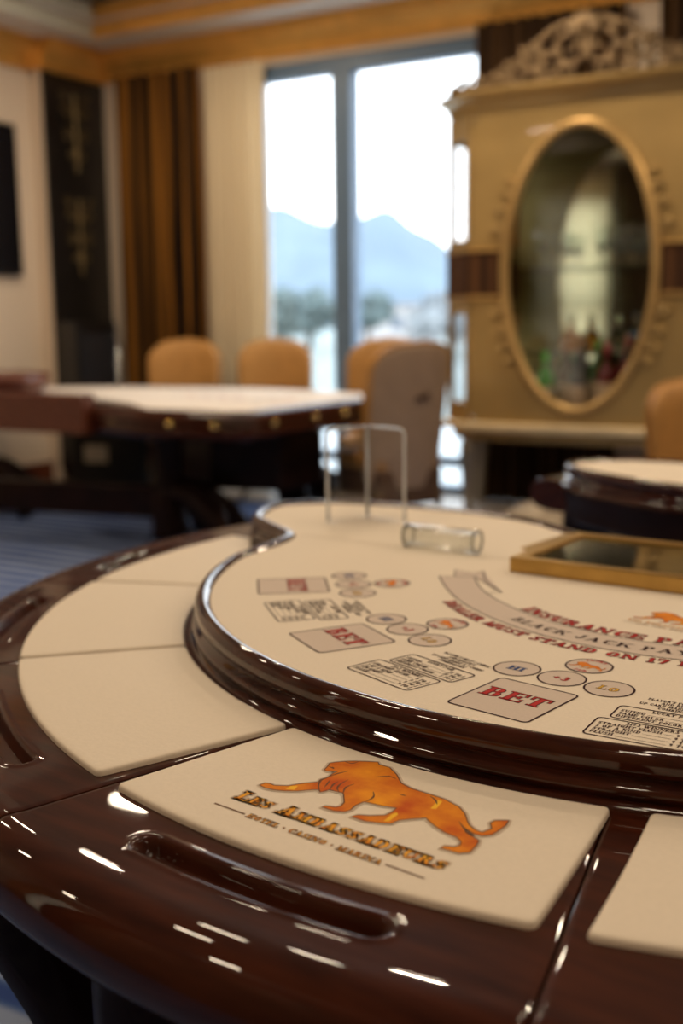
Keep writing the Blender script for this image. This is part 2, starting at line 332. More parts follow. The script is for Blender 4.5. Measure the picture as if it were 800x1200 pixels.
# ------------------------------------------------------------------ outside
def outside():
    g = mat('pale_field', (.23, .265, .255), .9, scale=.08, col2=(.29, .325, .31), coords='Object')
    q = [W(-400, -6, -.35), W(420, -6, -.35), W(420, -900, -.35), W(-400, -900, -.35)]
    q2 = [v-Vector((0, 0, .5)) for v in q]
    mb = MB(); mb.add(q+q2, [(0, 1, 2, 3), (7, 6, 5, 4), (0, 4, 5, 1), (1, 5, 6, 2), (2, 6, 7, 3), (3, 7, 4, 0)]); struct(mb.build('floor_field', g))
    struct(wbox(MB(), -8, 16, -6, -.25, -.35, -.04).build('floor_terrace', mat('terrace_stone', (.50, .52, .53), .5, var=.06, scale=3)))
    def hill(name, pts, y, th, col, label):
        mb = MB(); P = catmull(pts, 10); vs = []
        K = len(P)
        for j, fr in enumerate((0, .25, .5, .75, 1.0, .75, .4, 0)):
            for i, (x, h) in enumerate(P):
                yy = y+th*(j/7-.5); hh = h*fr**.8*(1+.02*sin(i*.6+j*2.1)); vs.append((x, yy, -.4+hh))
        fs = [(j*K+i, j*K+i+1, (j+1)*K+i+1, (j+1)*K+i) for j in range(7) for i in range(K-1)]
        mb.add(vs, fs); o = mb.build(name, mat(name+'_forest_haze', col, .9, var=.12, scale=.03), smooth=True)  # distance haze is painted into the forest's bluish colour, there is no haze volume
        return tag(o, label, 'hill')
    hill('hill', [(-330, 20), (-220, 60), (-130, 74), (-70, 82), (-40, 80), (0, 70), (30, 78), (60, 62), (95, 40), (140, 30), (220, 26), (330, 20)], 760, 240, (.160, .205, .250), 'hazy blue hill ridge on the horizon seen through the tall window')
    leaf = mat('outdoor_leaf', (.095, .135, .14), .8, scale=3, col2=(.14, .18, .17)); bark = mat('bark', (.10, .08, .06), .9)
    def tree(x, y, h, r, label, leafm=leaf):
        t = thing('tree', label, 'tree', (x, y, -.36), group='trees outside the window')
        mb = MB(); rnd = random.Random(int(x*7)+3)
        for k in range(14):
            a = rnd.uniform(0, 2*pi); d = r*rnd.uniform(0, .62); z = h*rnd.uniform(.5, .88)
            c0 = Vector((d*cos(a), d*sin(a), z)); rr0 = r*rnd.uniform(.26, .42)
            for q in range(90):                                # leaf sprays around each bough
                v = Vector((rnd.gauss(0, 1), rnd.gauss(0, 1), rnd.gauss(0, .8))); v = c0+v.normalized()*rr0*rnd.uniform(.7, 1.1)
                e1 = Vector((rnd.gauss(0, 1), rnd.gauss(0, 1), rnd.gauss(0, 1))).normalized()*r*.075; e2 = e1.orthogonal().normalized()*r*.05
                mb.add([v-e1, v+e2, v+e1, v-e2], [(0, 1, 2, 3)])
            mb.sphere(c0, rr0*.8, 9, 6, sc=(1, 1, .85))
        mb.build('crown', leafm, t)
        MB().lathe([(r*.09, 0), (r*.06, h*.4), (r*.03, h*.7)], 8).build('trunk', bark, t, smooth=True)
    lp = mat('pale_outdoor_leaf', (.24, .255, .265), .8, scale=3, col2=(.30, .31, .32))
    tree(-3.6, 60, 3.2, 2.6, 'round green tree outside, far left seen through the left window pane')
    tree(-1.9, 72, 3.6, 2.8, 'darker green tree outside, just left of the window mullion')
    tree(2.0, 80, 3.6, 2.4, 'small dark green tree outside, just right of the window mullion')
    tree(5.1, 52, 3.0, 2.4, 'pale blossoming tree outside, in the middle of the right window pane', lp)
    tree(8.4, 58, 5.6, 2.7, 'tall green tree outside, at the right edge of the right window pane')
    hs = thing('house', 'pale low house outside among the trees beyond the right window pane', 'house', (5.0, 110, -.36), .2)
    MB().box(0, 0, 1.6, 9, 5, 3.2).build('wall', mat('house_wall', (.50, .46, .45), .8), hs)
    MB().prism([(-4.9, -2.9), (4.9, -2.9), (4.9, 2.9), (-4.9, 2.9)], 3.2, 3.45).build('roof', mat('house_roof', (.30, .26, .26), .8), hs)
    for x in (-3, 0, 3): MB().box(x, -2.52, 1.7, 1.1, .08, 1.2).build('window', mat('house_window', (.12, .15, .19), .3, var=0), hs)
outside()

# ------------------------------------------------------------------ lettering: slab serif strokes
def G_arc(cx, cy, rx, ry, a0, a1, wx, wy, n=7): return ('a', cx, cy, rx, ry, a0, a1, wx, wy, n)
T, t_, SH = .20, .085, .075
def V(x, top=1, bot=1, y0=0, y1=1, w=T):
    o = [('l', x, y0, x, y1, w)]
    if bot: o.append(('h', x-w/2-.10, x+w/2+.10, y0+SH/2, SH))
    if top: o.append(('h', x-w/2-.10, x+w/2+.10, y1-SH/2, SH))
    return o
def sv(x, y0, y1, w=.07): return ('l', x, y0, x, y1, w)
GL = {
 'A': (.96, [('l', .20, 0, .47, 1, .09), ('l', .74, 0, .47, 1, .22), ('h', .28, .66, .32, .07), ('h', .06, .36, SH/2, SH), ('h', .56, .93, SH/2, SH)]),
 'B': (.84, V(.22)+[G_arc(.46, .755, .20, .205, -90, 90, .18, .07), G_arc(.48, .27, .24, .235, -90, 90, .20, .07), ('h', .22, .48, .53, .07), ('h', .22, .48, .96, .075), ('h', .22, .5, .037, .075)]),
 'C': (.86, [G_arc(.48, .5, .34, .46, 50, 310, .20, .08, 14), sv(.76, .68, .98, .08), ('l', .70, .22, .78, .36, .09)]),
 'D': (.92, V(.22)+[G_arc(.44, .5, .34, .46, -90, 90, .20, .075, 12), ('h', .2, .46, .962, .075), ('h', .2, .46, .037, .075)]),
 'E': (.84, V(.22)+[('h', .2, .72, .962, .075), ('h', .2, .74, .037, .075), ('h', .2, .56, .51, .075), sv(.71, .70, 1), sv(.74, 0, .32), sv(.55, .38, .64)]),
 'F': (.78, V(.22)+[('h', .2, .70, .962, .075), ('h', .2, .56, .51, .075), sv(.69, .70, 1), sv(.55, .38, .64)]),
 'G': (.92, [G_arc(.48, .5, .34, .46, 50, 335, .20, .08, 14), sv(.76, .70, .98, .08), ('l', .74, .05, .74, .44, .15), ('h', .56, .90, .44, .07)]),
 'H': (.98, V(.22)+V(.74)+[('h', .22, .74, .51, .075)]),
 'I': (.46, V(.23)),
 'J': (.66, V(.44, 1, 0, .28)+[G_arc(.30, .28, .16, .23, -180, 0, .14, .08), ('l', .14, .24, .14, .40, .14)]),
 'K': (.94, V(.22)+[('l', .30, .40, .76, 1, .09), ('l', .76, 0, .46, .62, .20), ('h', .60, .92, .962, SH), ('h', .58, .94, .037, SH)]),
 'L': (.76, V(.22)+[('h', .2, .70, .037, .075), sv(.69, 0, .36)]),
 'M': (1.16, V(.20, w=.09)+V(.94)+[('l', .24, 1, .54, .05, .19), ('l', .86, 1, .56, .05, .09)]),
 'N': (1.0, V(.19, w=.09)+V(.80, 1, 0, w=.09)+[('l', .20, 1, .78, 0, .21)]),
 'O': (.92, [G_arc(.46, .5, .34, .46, 0, 360, .20, .075, 20)]),
 'P': (.82, V(.22)+[G_arc(.46, .74, .24, .22, -90, 90, .19, .07), ('h', .2, .48, .962, .075), ('h', .2, .48, .515, .07)]),
 'R': (.92, V(.22)+[G_arc(.44, .75, .22, .21, -90, 90, .19, .07), ('h', .2, .46, .962, .075), ('h', .2, .46, .53, .07), ('l', .76, 0, .46, .52, .20), ('h', .66, .92, .037, SH)]),
 'S': (.74, [G_arc(.37, .74, .22, .22, 35, 270, .15, .08, 9), G_arc(.37, .27, .24, .235, -145, 90, .16, .08, 9), sv(.61, .70, .98, .075), sv(.12, .02, .32, .075), ('l', .62, .34, .13, .68, .17)]),
 'T': (.84, V(.42, 0, 1)+[('h', .08, .76, .962, .075), sv(.10, .66, 1), sv(.74, .66, 1)]),
 'U': (.94, V(.22, 1, 0, .30)+V(.74, 1, 0, .30, w=.09)+[G_arc(.46, .31, .26, .29, -180, 0, .17, .08, 9)]),
 'W': (1.3, [('l', .18, 1, .42, 0, .20), ('l', .44, 0, .64, 1, .09), ('l', .64, 1, .88, 0, .20), ('l', .90, 0, 1.1, 1, .09), ('h', .04, .34, .962, SH), ('h', .98, 1.22, .962, SH)]),
 'X': (.92, [('l', .18, 1, .74, 0, .20), ('l', .72, 1, .20, 0, .09), ('h', .04, .36, .962, SH), ('h', .58, .88, .962, SH), ('h', .04, .36, .037, SH), ('h', .56, .90, .037, SH)]),
 'Y': (.92, [('l', .46, 0, .46, .48, .19), ('l', .46, .45, .19, 1, .18), ('l', .46, .45, .74, 1, .09), ('h', .04, .36, .962, SH), ('h', .58, .90, .962, SH), ('h', .26, .66, .037, SH)]),
 '0': (.74, [G_arc(.37, .5, .25, .46, 0, 360, .17, .075, 18)]),
 '1': (.52, V(.27, 0, 1)+[('l', .12, .76, .25, .98, .10)]),
 '2': (.74, [G_arc(.37, .70, .22, .26, -15, 170, .17, .08, 9), ('l', .16, .06, .55, .62, .14), ('h', .12, .64, .05, .10), sv(.63, .02, .28)]),
 '3': (.74, [G_arc(.35, .74, .23, .25, -80, 155, .17, .09, 9), G_arc(.35, .27, .26, .27, -155, 80, .18, .09, 9), ('h', .26, .44, .51, .08)]),
 '5': (.74, [G_arc(.35, .30, .24, .27, -150, 120, .17, .08, 10), ('l', .19, .48, .19, .98, .09), ('h', .16, .60, .94, .11)]),
 '6': (.74, [G_arc(.37, .29, .24, .26, 0, 360, .16, .08, 12), G_arc(.50, .45, .36, .50, 95, 185, .15, .08, 8)]),
 '7': (.70, [('h', .10, .64, .93, .12), sv(.11, .70, 1), ('l', .30, 0, .60, .92, .17)]),
 '9': (.74, [G_arc(.37, .71, .24, .26, 0, 360, .16, .08, 12), G_arc(.24, .55, .36, .50, -85, 5, .15, .08, 8)]),
 '+': (.70, [('h', .08, .62, .46, .14), ('l', .35, .2, .35, .72, .14)]),
 "'": (.28, [('l', .13, .70, .13, 1, .11)]),
 '.': (.30, [('l', .15, 0, .15, .16, .16)]),
 '*': (.46, [('l', .23, .40, .23, .60, .20)]),
 ' ': (.44, []),
}
def text_w(s, sp=.02): return sum(GL[c][0]+sp for c in s)
def emit_text(mb, s, mp, h=1.0, wx=1.0, sp=.02, mi=0, e=0.0, x0=0.0, y0=0.0, z=0.0, big=None, slant=0.0):
    """strokes of the string; mp maps (x along, y up) to (X, Y)"""
    x = x0
    for i, c in enumerate(s):
        adv, strokes = GL[c]; k = h*(big if (big and (i == 0 or s[i-1] == ' ')) else 1.0)
        def put(q):
            vs = [mp(x+px*k*wx+slant*py*k, y0+py*k) for px, py in q]
            b = [(X, Y, z) for X, Y in vs]; n = len(b)
            ar = sum(b[a][0]*b[(a+1) % n][1]-b[(a+1) % n][0]*b[a][1] for a in range(n))
            mb.add(b, [tuple(range(n)) if ar > 0 else tuple(range(n-1, -1, -1))], mi)
        for st in strokes:
            if st[0] == 'l':
                _, a, b, c2, d, wd = st
                if b > d: a, b, c2, d = c2, d, a, b
                wd = wd/2+e
                put([(a-wd, b-e), (a+wd, b-e), (c2+wd, d+e), (c2-wd, d+e)])
            elif st[0] == 'h':
                _, a, b, yy, wd = st; wd = wd/2+e; n = 2 if b-a > .4 else 1
                for q in range(n): put([(lerp(a-e, b+e, q/n), yy-wd), (lerp(a-e, b+e, (q+1)/n), yy-wd), (lerp(a-e, b+e, (q+1)/n), yy+wd), (lerp(a-e, b+e, q/n), yy+wd)])
            else:
                _, cx, cy, rx, ry, a0, a1, w1, w2_, n = st
                for q in range(n):
                    pp = []
                    for a in (radians(lerp(a0, a1, q/n)), radians(lerp(a0, a1, (q+1)/n))):
                        wd = (abs(cos(a))*w1+abs(sin(a))*w2_)/2+e
                        pp.append(((cx+(rx-.5*w1*0+wd-w1/2)*cos(a), cy+(ry+wd-w2_/2)*sin(a)), (cx+(rx-wd-w1/2)*cos(a), cy+(ry-wd-w2_/2)*sin(a))))
                    put([pp[0][0], pp[1][0], pp[1][1], pp[0][1]])
        x += (adv+sp)*k*wx
    return x
ID = lambda x, y: (x, y)
def ring_strip(mb, outl, w0, z, mi, w1=0.0):               # band of a closed outline: from w1 outside to w0 inside
    n = len(outl); nr = []
    for i in range(n):
        a, b = outl[i-1], outl[(i+1) % n]; dx, dy = b[0]-a[0], b[1]-a[1]; l = hypot(dx, dy) or 1; nr.append((dy/l, -dx/l))
    vs = [(p[0]+q[0]*w1, p[1]+q[1]*w1, z) for p, q in zip(outl, nr)]+[(p[0]-q[0]*w0, p[1]-q[1]*w0, z) for p, q in zip(outl, nr)]
    mb.add(vs, [(i, (i+1) % n, n+(i+1) % n, n+i) for i in range(n)], mi)
def stroke(mb, pts, wd, z, mi, taper=False):
    n = len(pts); vs = []
    for i in range(n):
        a, b = pts[max(0, i-1)], pts[min(n-1, i+1)]; dx, dy = b[0]-a[0], b[1]-a[1]; l = hypot(dx, dy) or 1
        k = wd/2*((1-.75*abs(2*i/(n-1)-1)) if taper else 1)
        vs += [(pts[i][0]+dy/l*k, pts[i][1]-dx/l*k, z), (pts[i][0]-dy/l*k, pts[i][1]+dx/l*k, z)]
    mb.add(vs, [(2*i, 2*i+2, 2*i+3, 2*i+1) for i in range(n-1)], mi)

LION = [(0.4,38.3),(1.8,45.6),(7.3,47.6),(13.3,46.8),(26.0,54.7),(31.5,64.7),(39.0,74.6),(44.5,81.8),(42.8,88.1),(45.2,96.9),(43.1,108.2),(43.1,117.0),(39.7,112.4),(33.1,109.5),(29.1,110.8),(26.3,120.0),(22.5,128.1),(25.9,134.0),(32.5,141.6),(39.9,148.1),(50.9,155.4),(63.1,162.1),(68.0,157.7),(82.3,157.7),(99.5,146.7),(108.8,138.1),(116.7,131.1),(133.5,126.5),(157.2,126.0),(175.0,125.1),(195.9,118.6),(208.7,109.3),(219.0,97.1),(226.2,89.8),(236.0,84.6),(243.9,84.4),(247.1,96.2),(239.7,106.5),(240.7,113.5),(248.8,119.7),(250.4,122.3),(254.0,110.7),(254.1,95.3),(253.5,85.5),(247.6,78.2),(238.1,77.0),(225.0,82.7),(230.5,75.5),(236.9,72.8),(250.1,67.9),(253.3,58.4),(255.6,42.7),(248.7,35.8),(229.3,34.3),(231.0,39.6),(238.8,43.3),(241.3,49.4),(238.4,56.0),(229.8,61.5),(215.6,63.0),(201.5,68.2),(189.0,74.7),(183.7,78.4),(172.4,66.8),(165.6,58.4),(163.8,47.4),(155.7,43.1),(140.5,36.8),(123.2,36.9),(127.1,43.2),(137.3,48.7),(148.6,58.6),(150.0,68.4),(147.8,79.4),(133.6,74.9),(119.3,72.7),(112.8,71.1),(111.3,59.7),(113.8,47.6),(111.3,41.2),(102.2,36.9),(94.3,36.6),(86.9,36.5),(88.1,40.2),(98.1,43.9),(100.8,49.0),(98.2,58.4),(86.1,72.6),(82.2,75.5),(78.5,74.8),(66.0,73.4),(64.9,68.6),(62.6,62.9),(57.6,67.0),(52.2,63.0),(42.6,51.8),(32.0,43.9),(19.2,38.3),(9.6,37.0)]
LLINES = [[(62.0,63.7),(50.9,74.3),(44.7,86.1),(45.5,95.1)],[(67.1,72.9),(61.7,85.2),(60.5,95.2)],[(58.7,74.7),(54.6,85.3),(51.8,91.5)],[(77.5,75.4),(70.7,81.0),(66.8,91.7),(66.3,105.2)],[(83.6,74.6),(76.5,88.0),(78.3,100.2)],[(27.1,120.5),(35.3,119.3),(30.9,121.8)],[(113.7,71.4),(114.8,79.9),(112.6,88.6),(105.7,96.5)],[(214.1,90.7),(222.8,83.3),(232.5,76.9),(242.4,73.2)],[(44.8,97.5),(47.0,110.6),(52.3,123.2)],[(105.5,137.4),(95.0,138.0),(85.4,128.0)],[(33.1,141.5),(42.2,142.2),(45.2,150.6)],[(131.1,107.7),(139.2,108.5)],[(158.6,123.1),(168.5,117.7),(175.5,110.2)]]
LSUN = [[(29.0,46.5),(28.5,56.5),(34.2,60.8),(37.5,51.2)],[(175.5,98.3),(170.4,120.0),(175.7,119.5),(180.5,100.8)],[(155.0,47.3),(152.5,64.9),(153.5,70.8),(157.5,68.9),(159.5,50.4)]]
def lion_into(mb, k, ox, oy, z, mi_fill, mi_line, mi_halo=None, mi_sun=None, fine=True, dz=.00008):
    P = ccw([(x*k+ox, y*k+oy) for x, y in LION])
    if mi_halo is not None: ring_strip(mb, P, .0005, z, mi_halo, .0035*k*1000)
    mb.add([(x, y, z+dz) for x, y in P], [tuple(range(len(P)))], mi_fill)
    ring_strip(mb, P, .0005*k*1000, z+2*dz, mi_line, .0010*k*1000)
    if fine:
        for q in LSUN: mb.add([(x*k+ox, y*k+oy, z+1.5*dz) for x, y in ccw(q)], [tuple(range(len(q)))], mi_sun if mi_sun is not None else mi_fill)
        for q in LLINES: stroke(mb, catmull([(x*k+ox, y*k+oy) for x, y in q], 4), .0023*k*1000, z+2.5*dz, mi_line, True)

# ------------------------------------------------------------------ the blackjack table (local frame: x along the dealer's edge, -y towards the players)
TC = (.578, 1.819); TZ = .80; TROT = radians(-36)
EDGE = [(-0.354,0.284),(-0.467,0.355),(-0.609,0.383),(-0.745,0.382),(-0.882,0.371),(-1.003,0.326),(-1.067,0.241),(-1.017,0.107),(-0.940,0.046),(-0.833,-0.018),(-0.794,-0.061),(-0.771,-0.137)]
R0 = .797
left = [(R0*cos(radians(a)), R0*sin(radians(a))) for a in range(-90, -168, -6)]+EDGE[::-1]+[(-.24, .232), (-.12, .215)]
loop = left+[(0, .212)]+[(-x, y) for x, y in left[::-1][:-1]]
OUT = ccw(catmull(loop, 6, True))
bj = thing('blackjack_table', 'large mahogany blackjack table in the foreground with printed cream top and lion panel', 'table', (TC[0], TC[1], 0), TROT)
ps = MB().prism([(x, y) for x, y in OUT], TZ-.05, TZ).build('playing_surface', M['cloth'], bj)
rimp = [(-.004, TZ-.012), (-.0025, TZ+.0002), (-.0015, TZ+.0014), (.0005, TZ+.0034), (.0035, TZ+.0056), (.0075, TZ+.0072), (.0115, TZ+.0074), (.0155, TZ+.0060), (.0190, TZ+.0030), (.0218, TZ-.0015), (.0232, TZ-.0070), (.0232, TZ-.0130), (.0215, TZ-.019), (.0165, TZ-.0225), (.0150, TZ-.025), (.0175, TZ-.0285), (.0235, TZ-.031), (.0275, TZ-.036), (.0265, TZ-.0415), (.0225, TZ-.0445), (.0225, TZ-.047), (.030, TZ-.0490), (.0335, TZ-.053), (.0335, TZ-.066), (.0, TZ-.066)]
MB().sweep(OUT, rimp).build('surface_rim', M['wood_rim'], bj, autos=60)
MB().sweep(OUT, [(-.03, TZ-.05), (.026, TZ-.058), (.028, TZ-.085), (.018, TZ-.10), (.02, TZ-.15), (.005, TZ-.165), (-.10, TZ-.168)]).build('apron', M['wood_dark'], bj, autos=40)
# player tier: seven rail segments with a recessed groove each
BA = [-196.0, -157.6, -130.8, -104.3, -76.1, -49.2, -22.4, 16.0]
ZB = TZ-.054
RP = [(.828, 0), (.90, 0), (1.0, 0), (1.08, 0)]+[(1.09+.0025*k, .0) for k in range(36)]+[(1.188, .0010), (1.200, .0008), (1.212, -.0035), (1.224, -.0115), (1.233, -.022), (1.239, -.035), (1.240, -.050), (1.236, -.066), (1.226, -.080), (1.208, -.091), (1.18, -.097), (1.12, -.099), (.95, -.099)]
def groove(a, r, ac):
    L = 1.130*radians(7.35); x = abs(radians(a-ac)*1.130)-(L-.017); y = r-1.131
    d = hypot(max(0, x), y)-.017
    if d > .009: return 0.0
    if d > 0: return .0022*(1-d/.009)*min(1, d/.0025)        # raised lip
    q = min(1, -d/.009); return -.016*(q*q*(3-2*q))
def rail(a0, a1, ac, g0=.0014, g1=.0014):
    a0 += degrees_(g0); a1 -= degrees_(g1); n = int((a1-a0)/.2); mb = MB(); m = len(RP); vs = []
    for i in range(n+1):
        a = lerp(a0, a1, i/n); ca, sa = cos(radians(a)), sin(radians(a))
        ed = min(i, n-i)
        for k, (r, z) in enumerate(RP):
            dz = groove(a, r, ac) if 3 < k < 40 else 0
            e2 = -.0015 if ed == 0 else 0
            rr = r-(.0012 if (ed == 0 and k > 40) else 0)
            vs.append((rr*ca, rr*sa, ZB+z+dz+(e2 if k < 44 else 0)))
    fs = [(i*m+k, i*m+k+1, (i+1)*m+k+1, (i+1)*m+k) for i in range(n) for k in range(m-1)]
    fs += [tuple(range(m-1, -1, -1)), tuple(n*m+k for k in range(m))]
    mb.add(vs, [f[::-1] for f in fs]); return mb.build('rail_segment', M['wood'], bj, autos=50)
def degrees_(arc): return arc/1.15*180/pi
acs = [-171.1, -144.2, -117.4, -90.0, -62.5, -35.8, -8.9]
for k in range(7): rail(BA[k], BA[k+1], acs[k])
# padded cream panels
def panel(a0, a1, rin=None, ro=1.083, b0=None, b1=None):    # a0, a1 at the inner edge, b0, b1 at the outer edge
    b0 = a0 if b0 is None else b0; b1 = a1 if b1 is None else b1
    mb = MB(); prof = [(0, .0003), (.0004, .0040), (.0012, .0060), (.0028, .0070), (.006, .0075), (.012, .0078)]
    ac = (a0+a1)/2; hw = radians(a1-a0)/2; N = None; rings = []
    for ins, z in prof:
        c = max(.002, .008-ins); P = []
        ri = .838; rm = 1.0
        x1 = hw-ins/.96; pts = rrect(-x1*.96, ri+ins, x1*.96, ro-ins, c, 5)
        # densify straight runs
        D = []
        for i, p in enumerate(pts):
            q = pts[(i+1) % len(pts)]; D.append(p); nn = 24 if hypot(q[0]-p[0], q[1]-p[1]) > .15 and i in (5, 17, 23, 11) else 1
            for k in range(1, nn): D.append((lerp(p[0], q[0], k/nn), lerp(p[1], q[1], k/nn)))
        for x, r in D:
            th = x/.96
            f = (r-.838)/(ro-.838); a = lerp(lerp(a0, b0, f), lerp(a1, b1, f), (th+hw)/(2*hw))
            if rin:
                lo = rin(a); r = lerp(lo, ro, (r-.838)/(ro-.838))
            P.append((r*cos(radians(a)), r*sin(radians(a)), ZB+z))
        rings.append(P)
    n = len(rings[0]); vs = [v for r in rings for v in r]
    fs = [(j*n+i, j*n+(i+1) % n, (j+1)*n+(i+1) % n, (j+1)*n+i) for j in range(len(rings)-1) for i in range(n)]
    fs.append(tuple((len(rings)-1)*n+i for i in range(n)))
    A = rings[0]; ar = sum(A[i][0]*A[(i+1) % n][1]-A[(i+1) % n][0]*A[i][1] for i in range(n))
    mb.add(vs, fs if ar > 0 else [f[::-1] for f in fs]); return mb.build('padded_panel', M['leather'], bj, autos=40)
rl = lambda a: .838+.185*max(0, min(1, (-170-a)/14))**1.2
rr_ = lambda a: .838+.185*max(0, min(1, (a+10)/14))**1.2
PA = [(-184.2, -157.9, None, None), (-157.3, -131.2, None, None), (-130.4, -104.4, -130.6, -105.5), (-103.6, -75.9, -103.3, -77.2), (-73.3, -49.6, -75.1, -49.6), (-48.8, -22.7, None, None), (-22.1, 4.2, None, None)]
panels = [panel(a, b, rl if k == 0 else (rr_ if k == 6 else None), b0=c, b1=d) for k, (a, b, c, d) in enumerate(PA)]
# legs
for ang in (-145, -117, -97, -67, -35, 10, -190):
    ca, sa = cos(radians(ang)), sin(radians(ang)); mb = MB()
    P = catmull([(1.10, .66), (1.11, .52), (1.05, .34), (1.02, .16), (1.10, .03)], 5)
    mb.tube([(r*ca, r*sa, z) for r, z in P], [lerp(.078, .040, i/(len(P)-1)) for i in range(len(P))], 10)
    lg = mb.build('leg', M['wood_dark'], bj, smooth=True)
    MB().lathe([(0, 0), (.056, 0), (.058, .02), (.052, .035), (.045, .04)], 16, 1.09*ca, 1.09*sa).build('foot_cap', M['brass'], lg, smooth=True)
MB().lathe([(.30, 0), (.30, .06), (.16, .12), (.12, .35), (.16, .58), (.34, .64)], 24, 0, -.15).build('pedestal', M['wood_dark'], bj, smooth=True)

# --- prints on the playing surface
ZP = TZ+.0004
RB = (.06, -.01)
def arcmap(R, a0):
    return lambda x, y: (RB[0]+(R-y)*cos(radians(a0)+x/R), RB[1]+(R-y)*sin(radians(a0)+x/R))
def ribbon():
    mb = MB(); P = []
    lo = [(-0.361,-0.203)]+[(RB[0]+r*cos(radians(a)), RB[1]+r*sin(radians(a))) for a, r in ((-145, .450), (-134, .445), (-124, .443), (-115, .443), (-107, .444), (-98, .444), (-90, .445), (-82, .445), (-74, .445), (-66, .444), (-58, .443), (-50, .444), (-42, .448), (-35, .452))]+[(.48, -.203)]
    hi = [(-0.308,-0.174)]+[(RB[0]+r*cos(radians(a)), RB[1]+r*sin(radians(a))) for a, r in ((-145, .394), (-134, .387), (-122, .382), (-112, .382), (-105, .382), (-98, .382), (-90, .383), (-82, .383), (-74, .383), (-66, .383), (-58, .382), (-49, .384), (-41, .390), (-35, .394))]+[(.427, -.174)]
    lo = catmull(lo, 5); hi = catmull(hi, 5); n = len(lo)
    mb.add([(x, y, ZP) for x, y in lo]+[(x, y, ZP) for x, y in hi], [(i, i+1, n+i+1, n+i) for i in range(n-1)], 0)
    stroke(mb, lo, .0022, ZP+.0001, 1); stroke(mb, hi, .0022, ZP+.0001, 1)
    for sx in (1, -1):
        X = lambda q: [((x if sx == 1 else .119-x), y) for x, y in q]
        e0, e1 = X([(-0.361,-0.203), (-0.308,-0.174)])
        stroke(mb, [e0, e1], .0022, ZP+.0001, 1)
        t1 = X([(-.340, -.186), (-.3646, -.142), (-.322, -.152), (-.3157, -.1268), (-.2155, -.2487), (-.3061, -.1761)])
        mb.add([(x, y, ZP-.0001) for x, y in ccw(t1)], [tuple(range(len(t1)))], 0)
        stroke(mb, X([(-.340, -.186), (-.3646, -.142), (-.322, -.152), (-.3157, -.1268)]), .0022, ZP+.0001, 1)
        stroke(mb, catmull(X([(-.3157, -.1268), (-.2777, -.188), (-.2155, -.2487)]), 6), .0022, ZP+.0001, 1)
        stroke(mb, X([(-.2155, -.2487), (-.3061, -.1761)]), .0022, ZP+.0001, 1)
        stroke(mb, X([(-.2155, -.2487), (-.2359, -.2655)]), .0018, ZP+.0001, 1)
    mb.build('ribbon_print', [M['print_grey'], M['print_dark']], ps)
ribbon()
def arc_text(s, ref, a0, a1, R, h, mats, name):
    wd = radians(a1-a0)*R; k = wd/text_w(ref)/h; mb = MB()
    if len(mats) > 1: emit_text(mb, s, arcmap(R, a0), h, k, mi=1, e=.045, z=ZP+.0002)
    emit_text(mb, s, arcmap(R, a0), h, k, mi=0, z=ZP+.0003)
    return mb.build(name, mats, ps)
arc_text('INSURANCE PAYS 2 TO 1', 'INSURANCE', -122.7, -88.0, .3765, .024, [M['print_red'], M['print_dark']], 'insurance_lettering')
arc_text('BLACK JACK PAYS 3 TO 2', 'BLACK JACK', -116.6, -88.2, .424, .0195, [M['print_dark']], 'payout_lettering')
arc_text('DEALER MUST STAND ON 17 MUST DRAW TO 16', 'DEALER MUST STAND ON', -133.4, -85.2, .472, .0195, [M['print_red'], M['print_dark']], 'dealer_rule_lettering')
# betting boxes, spots and pay tables
def disc(mb, cx, cy, r, z, mi, n=40): mb.add([(cx+r*cos(2*pi*k/n), cy+r*sin(2*pi*k/n), z) for k in range(n)], [tuple(range(n))], mi)
def circ(cx, cy, r, n=40): return [(cx+r*cos(2*pi*k/n), cy+r*sin(2*pi*k/n)) for k in range(n)]
mb = MB(); rr = rrect(-.055, -.059, .055, .059, .008); mb.add([(x, y, 0) for x, y in rr], [tuple(range(len(rr)))], 0); ring_strip(mb, rr, .0026, .0001, 1)
ME_box = mb.mesh('bet_box', [M['print_grey'], M['print_dark']])
mb = MB(); hh = .030; wd = text_w('BET'); k = .088/wd/hh
for e, mi, z in ((.04, 1, .0002), (0, 0, .0003)): emit_text(mb, 'BET', ID, hh, k, mi=mi, e=e, x0=-.044, y0=-.008, z=z)
ME_bet = mb.mesh('bet_lettering', [M['print_red'], M['print_dark']])
def spot(txt, m, h=.0145):
    mb = MB(); disc(mb, 0, 0, .0292, 0, 0); ring_strip(mb, circ(0, 0, .0305), .0026, .0001, 1)
    wd = text_w(txt)*h*1.1
    emit_text(mb, txt, ID, h, 1.1, mi=1, e=.04, x0=-wd/2, y0=-h/2, z=.0002); emit_text(mb, txt, ID, h, 1.1, mi=2, x0=-wd/2, y0=-h/2, z=.0003)
    return mb.mesh('betting_spot', [M['print_grey'], M['print_dark'], M[m]])
ME_spots = [spot('HI', 'print_blue'), spot('+3', 'print_red'), spot('LO', 'print_yellow')]
mb = MB(); disc(mb, 0, 0, .0292, 0, 0); ring_strip(mb, circ(0, 0, .0305), .0026, .0001, 1)
lion_into(mb, .00018, -.0235, -.018, .0002, 2, 1, fine=False, dz=.00005)
for s_, R, a0, sg in (('LUCKY', .0205, 125, -1), ('PAIR', .0255, 238, 1)):
    h = .0060; wd = text_w(s_)*h
    f = (lambda x, y: ((R+y)*cos(radians(90)-(x-wd/2)/R), (R+y)*sin(radians(90)-(x-wd/2)/R))) if sg == -1 else (lambda x, y: ((R-y)*cos(radians(270)+(x-wd/2)/R), (R-y)*sin(radians(270)+(x-wd/2)/R)))
    emit_text(mb, s_, f, h, 1.0, mi=3, e=.03, z=.0003)
